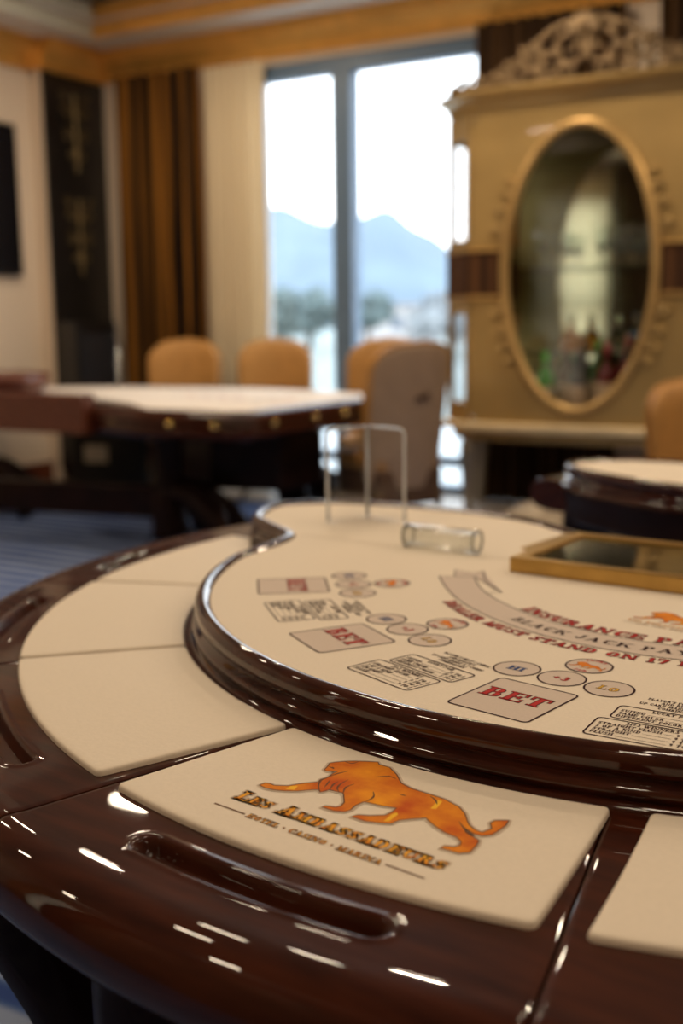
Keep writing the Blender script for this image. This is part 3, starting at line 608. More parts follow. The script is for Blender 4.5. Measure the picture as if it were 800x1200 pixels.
ME_lucky = mb.mesh('betting_spot', [M['print_grey'], M['print_dark'], M['print_orange'], M['print_red']])
def pay_table(w_, h_, title, rows, lh):
    mb = MB(); P = rrect(0, 0, w_, h_, .007); ring_strip(mb, P, .0022, 0, 0)
    kw = .86; y = h_-.004-lh
    tw = text_w(title)*lh*kw; emit_text(mb, title, ID, lh, kw, x0=w_*.52-tw/2, y0=y, e=.02)
    for a, b in rows:
        y -= lh*1.38; x = emit_text(mb, a, ID, lh, kw, x0=.006, y0=y, e=.02); bw = text_w(b)*lh*kw
        emit_text(mb, b, ID, lh, kw, x0=w_-.006-bw, y0=y, e=.02)
        stroke(mb, [(x+.002, y+.0006), (w_-.008-bw, y+.0006)], .0007, 0, 0)
    return mb.mesh('pay_table', [M['print_dark']])
ME_up = pay_table(.120, .045, 'LUCKY PAIR', [('SUITED', '25 TO 1'), ('SAME COLOR', '10 TO 1'), ('DIFFERENT COLOR', '5 TO 1')], .0068)
ME_big = pay_table(.120, .058, '21+3 WINNERS', [('STRAIGHT FLUSH', '9 TO 1'), ('3 OF A KIND', '9 TO 1'), ('STRAIGHT', '9 TO 1'), ('FLUSH', '9 TO 1')], .0070)
mb = MB()
for i, s_ in enumerate(("PLAYER'S FIRST 2 CARDS", "AND DEALER'S", 'UP CARD MAKES A 3 CARDS', 'COMBINATION')):
    wd = text_w(s_)*.0064*.78; emit_text(mb, s_, ID, .0064, .78, x0=.060-wd/2, y0=.028-.0088*i, e=.02)
ME_rule = mb.mesh('rule_lettering', [M['print_dark']])
def put(me, name, x, y, a, z=ZP):
    o = bpy.data.objects.new(name, me); COL.objects.link(o); o.parent = ps; o.location = (x, y, z); o.rotation_euler = (0, 0, radians(a)); return o
seats = [(-.5301, -.395, -49.1), (-.2782, -.6038, -29.1), (.0372, -.701, -5.4), (.345, -.604, 24.5), (.60, -.395, 47)]
pays = [(-.4966, -.5127, -39.5), (-.1944, -.7124, -16.8), (.1456, -.758, 4.8), (.430, -.640, 33)]
for x, y, a in seats:
    c, s_ = cos(radians(a)), sin(radians(a)); put(ME_box, 'bet_box', x, y, a); put(ME_bet, 'bet_lettering', x, y, a)
    for me, (dx, dy) in zip(ME_spots+[ME_lucky], ((-.0585, .1003), (.0047, .1015), (.0681, .1021), (.0063, .1663))):
        put(me, 'betting_spot', x+dx*c-dy*s_, y+dx*s_+dy*c, a)
for x, y, a in pays:
    c, s_ = cos(radians(a)), sin(radians(a))
    put(ME_big, 'pay_table', x, y, a); dx, dy = .010, .0615; put(ME_up, 'pay_table', x+dx*c-dy*s_, y+dx*s_+dy*c, a)
    dx, dy = .014, .111; put(ME_rule, 'rule_lettering', x+dx*c-dy*s_, y+dx*s_+dy*c, a)
# small lion emblem on the cloth and the big one on the panel
def logo(k, small):
    mb = MB()                                         # units: metres, lettering starts at 0,0
    w1 = .2545*k/.001; h = .0148*k/.001
    s1 = 'LES AMBASSADEURS'; sp = .07
    nat = sum((GL[c][0]+sp)*(1.28 if (i == 0 or s1[i-1] == ' ') else 1) for i, c in enumerate(s1)); wx = w1/nat/h
    if not small:
        emit_text(mb, s1, ID, h, wx, big=1.28, mi=2, e=.16, z=-.0001, sp=sp)
    emit_text(mb, s1, ID, h, wx, big=1.28, mi=1, e=.036, z=0, sp=sp); emit_text(mb, s1, ID, h, wx, big=1.28, mi=0, e=.0, sp=sp, z=.0001)
    q = k/.001; y = -.0215*q
    stroke(mb, [(-.006*q, y), (.036*q, y)], .0022*q, 0, 1); stroke(mb, [(.208*q, y), (.250*q, y)], .0022*q, 0, 1)
    s2 = 'HOTEL * CASINO * MARINA'; h2 = .0085*q; wx2 = .164*q/text_w(s2)/h2
    emit_text(mb, s2, ID, h2, wx2, mi=1, e=.06, x0=.040*q, y0=y-h2/2, z=0); emit_text(mb, s2, ID, h2, wx2, mi=0, e=-.035, x0=.040*q, y0=y-h2/2, z=.0001)
    return mb
o = logo(.001, False).build('lettering', [M['print_gold'], M['print_brown'], M['print_halo']], panels[3])
ZL = ZB+.0082
o.location = (-.1199, -1.0117, ZL); o.rotation_euler = (0, 0, radians(-2.57))
mb = MB(); lion_into(mb, .001, 0, 0, 0, 0, 1, 2, 3)
o = mb.build('lion_emblem', [M['print_orange'], M['print_brown'], M['print_halo'], M['print_sun']], panels[3]); o.location = (-.1199, -1.0117, ZL+.0001); o.rotation_euler = (0, 0, radians(-2.57))
o = logo(.00046, True).build('lettering', [M['print_gold'], M['print_brown'], M['print_halo']], ps); o.location = (.0145, -.2975, ZP); o.rotation_euler = (0, 0, radians(-5))
mb = MB(); lion_into(mb, .00046, 0, 0, 0, 0, 1, None, 2); o = mb.build('lion_emblem', [M['print_orange'], M['print_brown'], M['print_sun']], ps); o.location = (.0145, -.2975, ZP); o.rotation_euler = (0, 0, radians(-5))
mb = MB(); stroke(mb, catmull([(-.80, -.03), (-.70, -.025), (-.60, -.03), (-.40, -.02), (-.28, -.01)], 6), .004, ZP, 0); mb.build('cloth_seam', mat('seam', (.62, .51, .39), .9, var=.1, scale=60), ps)
MB().prism([(-.350, .085), (-.262, .045), (-.25, .19), (-.335, .30)], TZ, TZ+.003).build('tray_flange', M['brass'], bj)

# --- things on the table
def TW(x, y, z=0.0):
    c, s_ = cos(TROT), sin(TROT); return Vector((TC[0]+x*c-y*s_, TC[1]+x*s_+y*c, z))
tr = thing('chip_tray_cover', 'flat brass framed glass cover lying over the chip tray of the front table', 'tray cover', TW(.02, .02, TZ), TROT)
x0, x1, y0, y1, hz = -.296, .296, -.127, .155, .027
mb = MB(); fwid = .024
for a, b, c, d in ((x0, x1, y0, y0+fwid), (x0, x1, y1-fwid, y1), (x0, x0+fwid, y0+fwid, y1-fwid), (x1-fwid, x1, y0+fwid, y1-fwid)): mb.box((a+b)/2, (c+d)/2, hz/2+.0005, b-a, d-c, hz)
mb.build('frame', M['brass'], tr, bevel=.0025)
MB().box(0, (y0+y1)/2, hz-.006, x1-x0-2*fwid+.004, y1-y0-2*fwid+.004, .003).build('glass_panel', thin_glass('tray_glass', (.75, .78, .74), 1.6), tr)
mb = MB(); mb.box(0, (y0+y1)/2, .003, x1-x0-2*fwid, y1-y0-2*fwid, .004)
for k in range(8): mb.tube([(-.24+.069*k, y0+.03, .008), (-.24+.069*k, y1-.03, .008)], .004, 6)
mb.build('tray_bed', mat('tray_bed', (.06, .04, .03), .5), tr)

cy = thing('glass_tube', 'small clear glass cylinder with dark rims lying on the cream cloth', 'tube', TW(-.471, -.0085, TZ+.0235), TROT+radians(2.9))
Rx = Matrix.Rotation(pi/2, 4, 'Y')
MB().lathe([(.0205, -.080), (.0225, -.079), (.0225, .079), (.0205, .080), (.0165, .078), (.0165, -.078), (.0205, -.080)], 40, M=Rx).build('tube', thin_glass('tube_glass', (.96, .97, .96), 1.6), cy, smooth=True)
dg = mat('dark_rim', (.035, .035, .04), .2, coat=.5, var=0)
for x in (-.074, .074):
    mb = MB(); mb.tube([(x, .0223*cos(2*pi*k/32), .0223*sin(2*pi*k/32)) for k in range(32)], .0016, 8, closed=True); mb.build('rim_band', dg, cy, smooth=True)

dh = thing('card_discard_holder', 'clear acrylic angled card discard holder standing on the far end of the front table', 'card holder', (0, 0, TZ))
def acry(p, q, h):
    d = (Vector(q)-Vector(p)); L = d.length; d.normalize(); n = Vector((-d.y, d.x)); th = .0022
    P2 = [(0, .0), (L, 0)]+[(L, h)]+[(.014-.014*cos(a), h-.014+.014*sin(a)) for a in (pi/2, pi/3, pi/6, 0)]
    mb = MB(); P2 = ccw(P2); N = len(P2)
    vs = [(p[0]+d.x*u+n.x*s_*th, p[1]+d.y*u+n.y*s_*th, v) for s_ in (-1, 1) for u, v in P2]
    mb.add(vs, [tuple(range(N)), tuple(range(2*N-1, N-1, -1))]+[(i, N+i, N+(i+1) % N, (i+1) % N) for i in range(N)])
    return mb
def acry_edge(p, q, h, par):
    d = (Vector(q)-Vector(p)); L = d.length; d.normalize()
    P = [(L, .002), (L, h), (L*.5, h)]+[(.014-.014*cos(a), h-.014+.014*sin(a)) for a in (pi/2, pi/3, pi/6, 0)]+[(0, h*.5), (0, .002)]
    MB().tube([(p[0]+d.x*u, p[1]+d.y*u, v) for u, v in P], .0036, 8).build('polished_edge', M['edge'], par, smooth=True)
M['edge'] = mat('acrylic_edge', (.82, .88, .95), .12, trans=.25, coat=1.0, var=0)
acry_edge((-.030, 2.411), (.0575, 2.4815), .205, dh); acry_edge((.138, 2.400), (.0615, 2.4795), .205, dh)
acry((-.030, 2.411), (.058, 2.482), .205).build('left_panel', M['acrylic'], dh)
acry((.138, 2.400), (.061, 2.480), .205).build('right_panel', M['acrylic'], dh)

# ------------------------------------------------------------------ chairs
def pad(P, yf, yb, rf=.03, xc=None, zc=None):
    """cushion from an outline in x,z: front at y=yf, back at y=yb, rounded edges"""
    n = len(P); cx = sum(p[0] for p in P)/n; cz = sum(p[1] for p in P)/n
    lev = [(yb, .80), (yb+.0*1, .90), (lerp(yb, yf, .12), .975), (lerp(yb, yf, .3), 1), (lerp(yb, yf, .7), 1), (lerp(yb, yf, .88), .965), (yf, .88), (yf+(yf-yb)*.10, .6), (yf+(yf-yb)*.14, .3)]
    vs = [(cx+(x-cx)*k, y, cz+(z-cz)*k) for y, k in lev for x, z in P]
    fs = [(j*n+i, j*n+(i+1) % n, (j+1)*n+(i+1) % n, (j+1)*n+i) for j in range(len(lev)-1) for i in range(n)]
    fs += [tuple(range(n-1, -1, -1)), tuple((len(lev)-1)*n+i for i in range(n))]
    mb = MB(); mb.add(vs, fs if yf < yb else [f[::-1] for f in fs]); return mb
def back_outline(w, z0, z1, r):
    o = [(-w/2*.86, z0), (w/2*.86, z0), (w/2*.97, lerp(z0, z1, .35)), (w/2, lerp(z0, z1, .6))]
    o += [(w/2-r+r*cos(a), z1-r*.9+r*.9*sin(a)) for a in [pi/2*k/6 for k in range(7)]]
    o += [(0, z1+.012)]
    L = [(-x, z) for x, z in o[:-1][::-1]]
    return catmull(o+L[:-2], 3, True)
def roundpoly(P, r=.08, n=4):
    o = []; m = len(P)
    for i in range(m):
        p = Vector(P[i]); a = (Vector(P[i-1])-p); b = (Vector(P[(i+1) % m])-p); q = min(r, a.length*.45, b.length*.45)
        a.normalize(); b.normalize(); A = p+a*q; B = p+b*q
        for k in range(n+1):
            t = k/n; v = A*(1-t)**2+p*2*t*(1-t)+B*t*t; o.append((v.x, v.y))
    return o
def chair(label, loc, rz, group='padded chairs around the tables', h=1.12):
    t = thing('chair', label, 'chair', loc, rz, group)              # sits facing +y
    P = back_outline(.53, .50, h, .17)
    b1 = pad(P, -.135, -.235)                                        # inner cushion, bulges forward (towards +y)
    lean = lambda mb: [(x, y-(z-.5)*.16-.10*(x/.26)**2*-1, z) for x, y, z in mb.v]
    b1.v = lean(b1); bk = b1.build('backrest', M['chair'], t, smooth=True)
    b2 = pad(back_outline(.53, .30, h-.015, .16), -.262, -.236); b2.v = lean(b2); b2.build('back_panel', M['chair_back'], t, smooth=True)
    pp = MB(); pp.v = []; q = [(x, -.240, z) for x, z in P]; tmp = MB(); tmp.v = q; q = lean(tmp); pp.tube(q, .011, 6, closed=True); pp.build('piping', M['chair'], t, smooth=True)
    if True:
        e = MB(); lion_into(e, .00042, -.055, .78, 0, 0, 0, None, None, False)
        e.v = [(-x, -.2695-(y-.5)*.16-.008, y) for x, y, z in e.v]; e.build('back_emblem', M['print_dark'], bpy.data.objects[b2_name(t)])
    sb = pad(rrect(-.235, -.22, .235, .25, .08, 4), 0, .10); sb.v = [(x, z+.01, .50-y) for x, y, z in sb.v]
    sb.build('seat', M['chair'], t, smooth=True)
    MB().box(0, .0, .30, .45, .43, .21).build('seat_frame', M['chair_frame'], t, bevel=.01)
    for sxn in (-1, 1):
        for sy in (-1, 1):
            P3 = catmull([(sxn*.19, sy*.18, .38), (sxn*.215, sy*.20, .24), (sxn*.20, sy*.195, .10), (sxn*.23, sy*.23, .012)], 4)
            MB().tube(P3, [lerp(.026, .014, i/(len(P3)-1)) for i in range(len(P3))], 8).build('leg', M['goldleaf'], t, smooth=True)
    return t
def b2_name(t): return [c.name for c in bpy.data.objects if c.parent == t and c.name.startswith('back_panel')][0]
def face(x, y, tx, ty): return atan2(ty-y, tx-x)-pi/2
c0 = chair('tan leather chair standing in front of the brown curtain, behind the far table', (-1.17, 8.22, 0), face(-1.17, 8.22, -1.2, 6.5))
for lab, (x, y), (tx, ty), sc in (
    ('tan leather chair standing in front of the cream sheer curtain', (-.475, 8.0), (-.5, 6.5), 1),
    ('tan leather chair before the window, half hidden by the chair with the emblem', (.265, 7.55), (-.1, 6.3), 1),
    ('tan leather chair turned backwards, its taupe back showing a small dark lion emblem', (.285, 6.5), (-.30, 7.4), 1),
    ('tan leather chair at the right edge, beside the right-hand table', (1.56, 4.60), (1.7, 3.4), .86)):
    c = copy_tree(c0); c['label'] = lab; c.location = (x, y, 0); c.rotation_euler = (0, 0, face(x, y, tx, ty)); c.scale = (sc, sc, sc)

# ------------------------------------------------------------------ second blackjack table at right
b2 = copy_tree(bj, None, skip=('ribbon_print', 'insurance_lettering', 'payout_lettering', 'dealer_rule_lettering', 'bet_box', 'bet_lettering', 'betting_spot', 'pay_table', 'rule_lettering', 'lettering', 'lion_emblem', 'tray_flange'))
b2['label'] = 'dark mahogany blackjack table at the right edge behind the front table'
r2 = radians(119.4); b2.rotation_euler = (0, 0, r2)
n2 = Vector((cos(r2), sin(r2))); a2 = Vector((-sin(r2), cos(r2)))
lob = n2*1.067+a2*.241
b2.location = (.745-lob.x, 3.42-lob.y, 0)

# ------------------------------------------------------------------ far roulette table
ft = thing('roulette_table', 'long mahogany roulette table with white printed layout in the left background', 'table', (-1.2, 7.0, 0))
sh = lambda P: [(x+1.2, y-7.0) for x, y in P]
body = ccw(sh(roundpoly([(-1.05, 5.70), (-.46, 5.40), (.25, 6.58), (.24, 6.95), (-.45, 7.75), (-1.6, 8.25), (-2.7, 8.3), (-3.1, 7.7), (-2.6, 6.75), (-2.0, 6.42), (-1.40, 6.08)], .12)))
MB().sweep(body, [(-.3, .80), (-.10, .80), (-.06, .812), (-.02, .806), (.0, .785), (.004, .75), (-.015, .735), (-.005, .72), (-.01, .685), (-.06, .655), (-.3, .65)]).build('table_body', M['wood'], ft, autos=50)
lay = ccw(sh(roundpoly([(-1.00, 5.80), (-.47, 5.52), (.15, 6.58), (.15, 6.90), (-.52, 7.62), (-1.6, 8.1), (-2.3, 8.1), (-2.1, 7.4), (-1.62, 7.0), (-1.20, 6.35)], .05)))
lo = MB().prism(lay, .790, .806).build('layout_cloth', mat('white_baize', (.78, .70, .62), .9, var=.04, scale=60), ft)
mb = MB()
for i in range(7):
    for j in range(3):
        if random.random() < .85:
            px, py = -.35-.62*.14*i*1.3+.5*.16*j, 6.15+.76*.14*i*1.3+.66*.16*j
            mb.box(px+1.2, py-7, .8066, .10, .05, .0006, mi=random.choice((0, 0, 1)), rz=radians(128))
mb.build('layout_print', [mat('faint_red', (.55, .36, .33), .9), mat('faint_grey', (.48, .44, .44), .9)], lo)
# raised side rail of the wheel end
mb = MB(); rp = sh([(-1.36, 6.02), (-1.95, 6.36), (-2.7, 6.80)])
mb.sweep(rp[::-1] if False else rp, [(-.05, .66), (-.05, .865), (-.03, .875), (.03, .875), (.05, .865), (.05, .66)], closed=False)
mb.build('side_rail', M['wood2'], ft, autos=40)
for qx, qy in ((-1.20, 5.90), (-.86, 5.61), (-.62, 5.49), (-.34, 5.62), (-.14, 5.94), (.02, 6.21), (.12, 6.38), (-1.7, 6.26)):
    x, y = qx+1.2-.0, qy-7.0
    MB().sphere((x, y, .742), .026, 10, 6, sc=(1, 1, .8)).build('brass_stud', M['bright_gold'], ft, smooth=True)
for (x, y) in ((-.98, 6.25), (-.30, 6.9), (-2.45, 7.45)):
    X, Y = x+1.2, y-7
    lg = MB().tube(catmull([(X, Y, .66), (X+.01, Y, .45), (X-.01, Y, .25), (X+.01, Y, .05)], 4), [.10, .09, .085, .08, .08, .08, .085, .09, .095, .10, .10, .11, .11][:13], 10).build('leg', M['wood_dark'], ft, smooth=True)
    mb = MB()
    for a in (.25, 1.3, -.6): mb.tube(catmull([(X, Y, .30), (X+.15*cos(a), Y+.15*sin(a), .30), (X+.34*cos(a), Y+.34*sin(a), .16), (X+.48*cos(a), Y+.48*sin(a), .03)], 4), [.075]*9+[.055]*4, 8)
    mb.build('sabre_foot', M['wood_dark'], lg, smooth=True)
MB().prism(ccw(sh([(-.75, 6.35), (-.35, 6.2), (-.1, 6.5), (-.35, 7.1), (-.9, 7.3), (-1.0, 6.9)])), .30, .66).build('pedestal_box', M['wood_dark'], ft, bevel=.02)
a, b = sh([(-.98, 6.25)])[0], sh([(-3.0, 7.0)])[0]
MB().box((a[0]+b[0])/2, (a[1]+b[1])/2, .245, hypot(b[0]-a[0], b[1]-a[1]), .14, .18, rz=atan2(b[1]-a[1], b[0]-a[0])).build('stretcher', M['wood_dark'], ft, bevel=.015)
# roulette wheel on the far table
rw = thing('roulette_bowl', 'mahogany roulette wheel bowl with silver turret at the left end of the far table', 'roulette wheel', (-2.42, 7.55, .802))
MB().lathe([(.36, 0), (.43, .03), (.45, .10), (.44, .13), (.41, .13), (.34, .08), (.22, .05), (.0, .06)], 40).build('bowl', M['wood2'], rw, smooth=True)
MB().lathe([(0, .06), (.05, .06), (.035, .09), (.015, .12), (.02, .16), (.035, .175), (.03, .19), (0, .20)], 20).build('turret', M['chrome'], rw, smooth=True)
bx = thing('storage_box', 'black box with a cream label on its front, on the floor under the far table', 'box', W(.76, .70, .006), RZ+.2)
MB().box(0, 0, .20, .62, .40, .40).build('body', M['black'], bx, bevel=.012)
MB().box(0, 0, .41, .64, .42, .03).build('lid', M['black'], bx, bevel=.008)
MB().box(-.10, -.203, .27, .20, .008, .13).build('label', mat('cream_card', (.55, .45, .32), .8), bx)
mb = MB(); mb.tube([(-.02+.05*cos(k*pi/8), -.02, .43+.05*sin(k*pi/8)) for k in range(9)], .010, 8); mb.build('handle', M['brass'], bx, smooth=True)

# ------------------------------------------------------------------ left wall: carved panel, television, dark cabinet
pn = thing('carved_wall_panel', 'tall black lacquer panel with faint gold carving beside the brown curtain', 'wall panel', W(.06, .36, 0), RZ)
def lbox(s0, s1, t0, t1, z0, z1, mb=None):
    mb = mb or MB(); mb.box((s0+s1)/2-.06, -((t0+t1)/2-.36), (z0+z1)/2, s1-s0, t1-t0, z1-z0); return mb
lbox(.005, .115, .012, .695, .006, 3.19).build('column', M['cream_wall'], pn)
lbox(.115, .135, .012, .697, .10, 3.175).build('panel', M['blackpanel'], pn, bevel=.006)
mb = MB()
for zc in (2.75, 1.95):
    for sg in (1, -1):
        for (cx, cz, r, tn, a0) in ((.08, .15, .07, 1.2, 0), (.10, -.02, .06, 1.2, 1), (.06, -.16, .05, 1.1, 2), (.13, .26, .04, 1.0, .5)):
            P = spiral(cx*sg, zc+cz, r, tn, a0 if sg == 1 else pi-a0, sg, 16)
            mb.tube([(.080, x, z) for x, y, z in P], .007, 5)
    mb.tube([(.080, 0, zc-.3), (.080, 0, zc+.3)], .012, 6)
mb.build('gold_carving', mat('dim_gold', (.20, .14, .06), .5, metal=.5), pn)
tv = thing('television', 'black flat television mounted on the cream left wall', 'television', W(.03, 1.75, 2.19), RZ)
MB().box(0, 0, 0, .05, 1.66, 1.12).build('housing', M['black'], tv, bevel=.006)
MB().box(.027, 0, 0, .006, 1.62, 1.08).build('screen', M['screen'], tv)
MB().box(-.0275, 0, 0, .004, .5, .4).build('wall_bracket', M['chrome'], tv)
fc = thing('dark_cabinet', 'low black cabinet with an upright chrome edge under the carved wall panel', 'cabinet', W(.25, .46, .006), RZ)
MB().box(0, 0, .64, .20, .48, 1.26).build('body', M['blackpanel'], fc, bevel=.01)
MB().box(.105, 0, .70, .012, .42, .95).build('front_glass', mat('smoked_glass', (.03, .03, .035), .12, var=0), fc)
MB().tube([(.112, .222, .10), (.112, .222, 1.22)], .012, 8).build('chrome_edge', M['chrome'], fc, smooth=True)

# ------------------------------------------------------------------ curtains
def fold_curtain(name, s0, s1, t, z0, z1, amp, pitch, m, label, th=.012, irr=.35):
    rnd = random.Random(int(s0*100)); n = int((s1-s0)/pitch*10); mb = MB(); P = []; ph = 0
    for i in range(n+1):
        x = lerp(s0, s1, i/n); ph += 2*pi/10*(1+irr*sin(i*.37)+rnd.uniform(-.15, .15)); P.append((x, t+amp*sin(ph)))
    rows = 7; vs = []
    for side in (0, 1):
        for j in range(rows+1):
            z = lerp(z0, z1, j/rows); k = .8+.4*(1-j/rows)
            for i, (x, y) in enumerate(P):
                vs.append(W(x+.006*sin(j*1.3+i*.2), t+(y-t)*k+side*th, z))
    m_ = n+1; fs = []
    for side in (0, 1):
        b = side*(rows+1)*m_
        for j in range(rows):
            for i in range(n):
                f = (b+j*m_+i, b+j*m_+i+1, b+(j+1)*m_+i+1, b+(j+1)*m_+i); fs.append(f if side == 1 else f[::-1])
    mb.add(vs, fs); o = mb.build(name, m, smooth=True); return tag(o, label, 'curtain')
def drape_mat(name, c1, c2, sc):
    m = bpy.data.materials.new(name); m.use_nodes = True; t = m.node_tree; b = t.nodes['Principled BSDF']
    b.inputs['Roughness'].default_value = .75; b.inputs['Specular IOR Level'].default_value = .15
    c = t.nodes.new('ShaderNodeTexCoord'); mp = t.nodes.new('ShaderNodeMapping'); mp.inputs['Rotation'].default_value = (0, 0, -RZ)
    mp2 = t.nodes.new('ShaderNodeMapping'); mp2.inputs['Scale'].default_value = (sc, .01, .02)
    n = t.nodes.new('ShaderNodeTexNoise'); n.inputs['Scale'].default_value = 1.0; n.inputs['Detail'].default_value = 3
    r = t.nodes.new('ShaderNodeValToRGB'); e = r.color_ramp.elements; e[0].position = .45; e[1].position = .66; e[0].color = (*c1, 1); e[1].color = (*c2, 1)
    t.links.new(c.outputs['Object'], mp.inputs[0]); t.links.new(mp.outputs[0], mp2.inputs[0]); t.links.new(mp2.outputs[0], n.inputs['Vector']); t.links.new(n.outputs['Fac'], r.inputs[0]); t.links.new(r.outputs[0], b.inputs['Base Color'])
    return m
def sheer_mat(k=.32):
    m = bpy.data.materials.new('sheer_voile'); m.use_nodes = True; t = m.node_tree; t.nodes.clear()
    o = t.nodes.new('ShaderNodeOutputMaterial'); d = t.nodes.new('ShaderNodeBsdfDiffuse'); tl = t.nodes.new('ShaderNodeBsdfTranslucent'); mx = t.nodes.new('ShaderNodeMixShader')
    d.inputs[0].default_value = (.86, .74, .54, 1); tl.inputs[0].default_value = (.84, .78, .66, 1); mx.inputs[0].default_value = k
    t.links.new(d.outputs[0], mx.inputs[1]); t.links.new(tl.outputs[0], mx.inputs[2]); t.links.new(mx.outputs[0], o.inputs[0]); return m
dm = drape_mat('striped_drape', (.012, .006, .003), (.42, .17, .022), 18)
dd = drape_mat('dark_drape', (.018, .009, .005), (.12, .058, .018), 18)
fold_curtain('curtain', .44, 1.24, .17, .01, 3.17, .065, .11, dm, 'brown and gold striped curtain left of the window')
fold_curtain('sheer_curtain', 1.20, 1.765, .075, .01, 3.17, .022, .07, sheer_mat(), 'cream sheer curtain between the brown curtain and the window', .003)
fold_curtain('curtain', 3.47, 4.48, .095, .01, 3.17, .040, .10, dd, 'dark brown curtain behind the gold display cabinet')
fold_curtain('curtain', 4.68, 5.9, .095, .01, 3.17, .040, .10, dd, 'dark brown curtain at the far right behind the cabinet crest')

fold_curtain('sheer_curtain', 1.08, 1.92, TB-.045, .01, 3.3,   .018, .07, sheer_mat(.85), 'cream sheer curtain over the rear window, seen only in the cabinet mirror', .003)
rc = drape_mat('amber_drape', (.20, .08, .015), (.62, .30, .06), 14)
fold_curtain('curtain', .40, 1.10, TB-.10, .01, 3.3, .045, .11, rc, 'amber curtain left of the rear window, seen only in the cabinet mirror')
fold_curtain('curtain', 1.93, 2.6, TB-.10, .01, 3.3, .045, .11, dd, 'dark curtain right of the rear window, seen only in the cabinet mirror')
# ------------------------------------------------------------------ gold display cabinet
CX, CT = 4.395, .45
dc = thing('display_cabinet', 'tall gold display cabinet with oval glass door and carved crest', 'cabinet', W(CX, CT, .006), RZ)
HF, HW, YF, YB = .705, .905, -.25, .22
plan = lambda o=0.0: [(-HF-o*.4, YF-o), (HF+o*.4, YF-o), (HW+o, YF+.15-o*.4), (HW+o, YB), (-HW-o, YB), (-HW-o, YF+.15-o*.4)]
ZB0, ZT0 = .60, 2.50
MB().prism(plan(.05), .545, .60).build('base_ledge', M['palegold'], dc, bevel=.012)
MB().prism(plan(-.02), .48, .545).build('under_frame', M['goldpaint'], dc, bevel=.004)
MB().sweep(plan(0)[::1], [(-.06, ZT0-.02), (.0, ZT0-.02), (.015, ZT0), (.02, ZT0+.03), (.05, ZT0+.06), (.085, ZT0+.075), (.09, ZT0+.10), (.07, ZT0+.115), (-.5, ZT0+.115)]).build('cornice', M['goldpaint'], dc, autos=40)
MB().prism(plan(0), ZT0-.03, ZT0-.0).build('top_board', M['goldpaint'], dc)
MB().prism(plan(-.012), ZB0, ZB0+.02).build('floor_board', M['goldpaint'], dc)
OZ, OA, OB = 1.53, .455, .83
def front():
    mb = MB(); n = 72; inner = []; outer = []
    for k in range(n):
        a = 2*pi*k/n; ca, sa = cos(a), sin(a); inner.append((OA*ca, OZ+OB*sa))
        tx = HF/abs(ca) if abs(ca) > 1e-6 else 1e9; tz = ((ZT0-.02-OZ) if sa > 0 else (OZ-ZB0))/abs(sa) if abs(sa) > 1e-6 else 1e9; q = min(tx, tz); outer.append((q*ca, OZ+q*sa))
    vs = [(x, YF, z) for x, z in inner]+[(x, YF, z) for x, z in outer]+[(x, YF+.025, z) for x, z in inner]+[(x, YF+.025, z) for x, z in outer]
    fs = []
    for i in range(n):
        j = (i+1) % n; fs += [(i, n+i, n+j, j), (2*n+i, 2*n+j, 3*n+j, 3*n+i), (i, j, 2*n+j, 2*n+i)]
    mb.add(vs, fs); return mb.build('front_panel', M['goldpaint'], dc, autos=40)
front()
def corner_fill(sx):
    # small wedges completing the rectangle's corners are inside the frame posts
    mb = MB()
    for z0, z1 in ((ZB0, ZB0+.12), (1.28, 1.40), (1.64, 1.74), (2.34, ZT0-.02)):
        a, b = (sx*HF, YF), (sx*HW, YF+.15); mb.box((a[0]+b[0])/2, (a[1]+b[1])/2, (z0+z1)/2, .25, .025, z1-z0, rz=atan2(b[1]-a[1], b[0]-a[0]))
    for fx in (.04, .94):
        a, b = (sx*HF, YF), (sx*HW, YF+.15); mb.box(lerp(a[0], b[0], fx), lerp(a[1], b[1], fx), (ZB0+ZT0-.02)/2,   .032, .028, ZT0-.02-ZB0, rz=atan2(b[1]-a[1], b[0]-a[0]))
    cf = mb.build('corner_frame', M['goldpaint'], dc)
    for z0, z1 in ((ZB0+.12, 1.28), (1.74, 2.34)):
        a, b = (sx*HF, YF+.01), (sx*HW, YF+.16); MB().box((a[0]+b[0])/2, (a[1]+b[1])/2, (z0+z1)/2, .205, .004, z1-z0, rz=atan2(b[1]-a[1], b[0]-a[0])).build('corner_pane', M['glass'], cf)
    mb = MB(); x = sx*(HW-.012)
    for z0, z1 in ((ZB0, ZB0+.12), (1.28, 1.74), (2.34, ZT0-.02)): mb.box(x, (YF+.15+YB)/2, (z0+z1)/2, .024, YB-YF-.15, z1-z0)
    for y in (YF+.165, YB-.015): mb.box(x, y, (ZB0+ZT0-.02)/2, .024, .03, ZT0-.02-ZB0)
    sf = mb.build('side_frame', M['goldpaint'], dc)
    for z0, z1 in ((ZB0+.12, 1.28), (1.74, 2.34)): MB().box(x, (YF+.15+YB)/2, (z0+z1)/2, .004, YB-YF-.20, z1-z0).build('side_pane', M['glass'], sf)
corner_fill(-1); corner_fill(1)
mb = MB(); mb.tube([((OA+.012)*cos(2*pi*k/72), YF-.008, OZ+(OB+.012)*sin(2*pi*k/72)) for k in range(72)], .030, 10, closed=True); 
mb.build('oval_frame', mat('oval_gilt', (.55, .36, .14), .4, metal=.7, var=.1, scale=8), dc, smooth=True)
n = 48; MB().add([(OA*cos(2*pi*k/n), YF+.012, OZ+OB*sin(2*pi*k/n)) for k in range(n)], [tuple(range(n))]) 
mb = MB(); mb.add([(OA*cos(2*pi*k/n), y, OZ+OB*sin(2*pi*k/n)) for y in (YF+.010, YF+.014) for k in range(n)], [tuple(range(n)), tuple(range(2*n-1, n-1, -1))]); mb.build('oval_glass', M['glass'], dc)
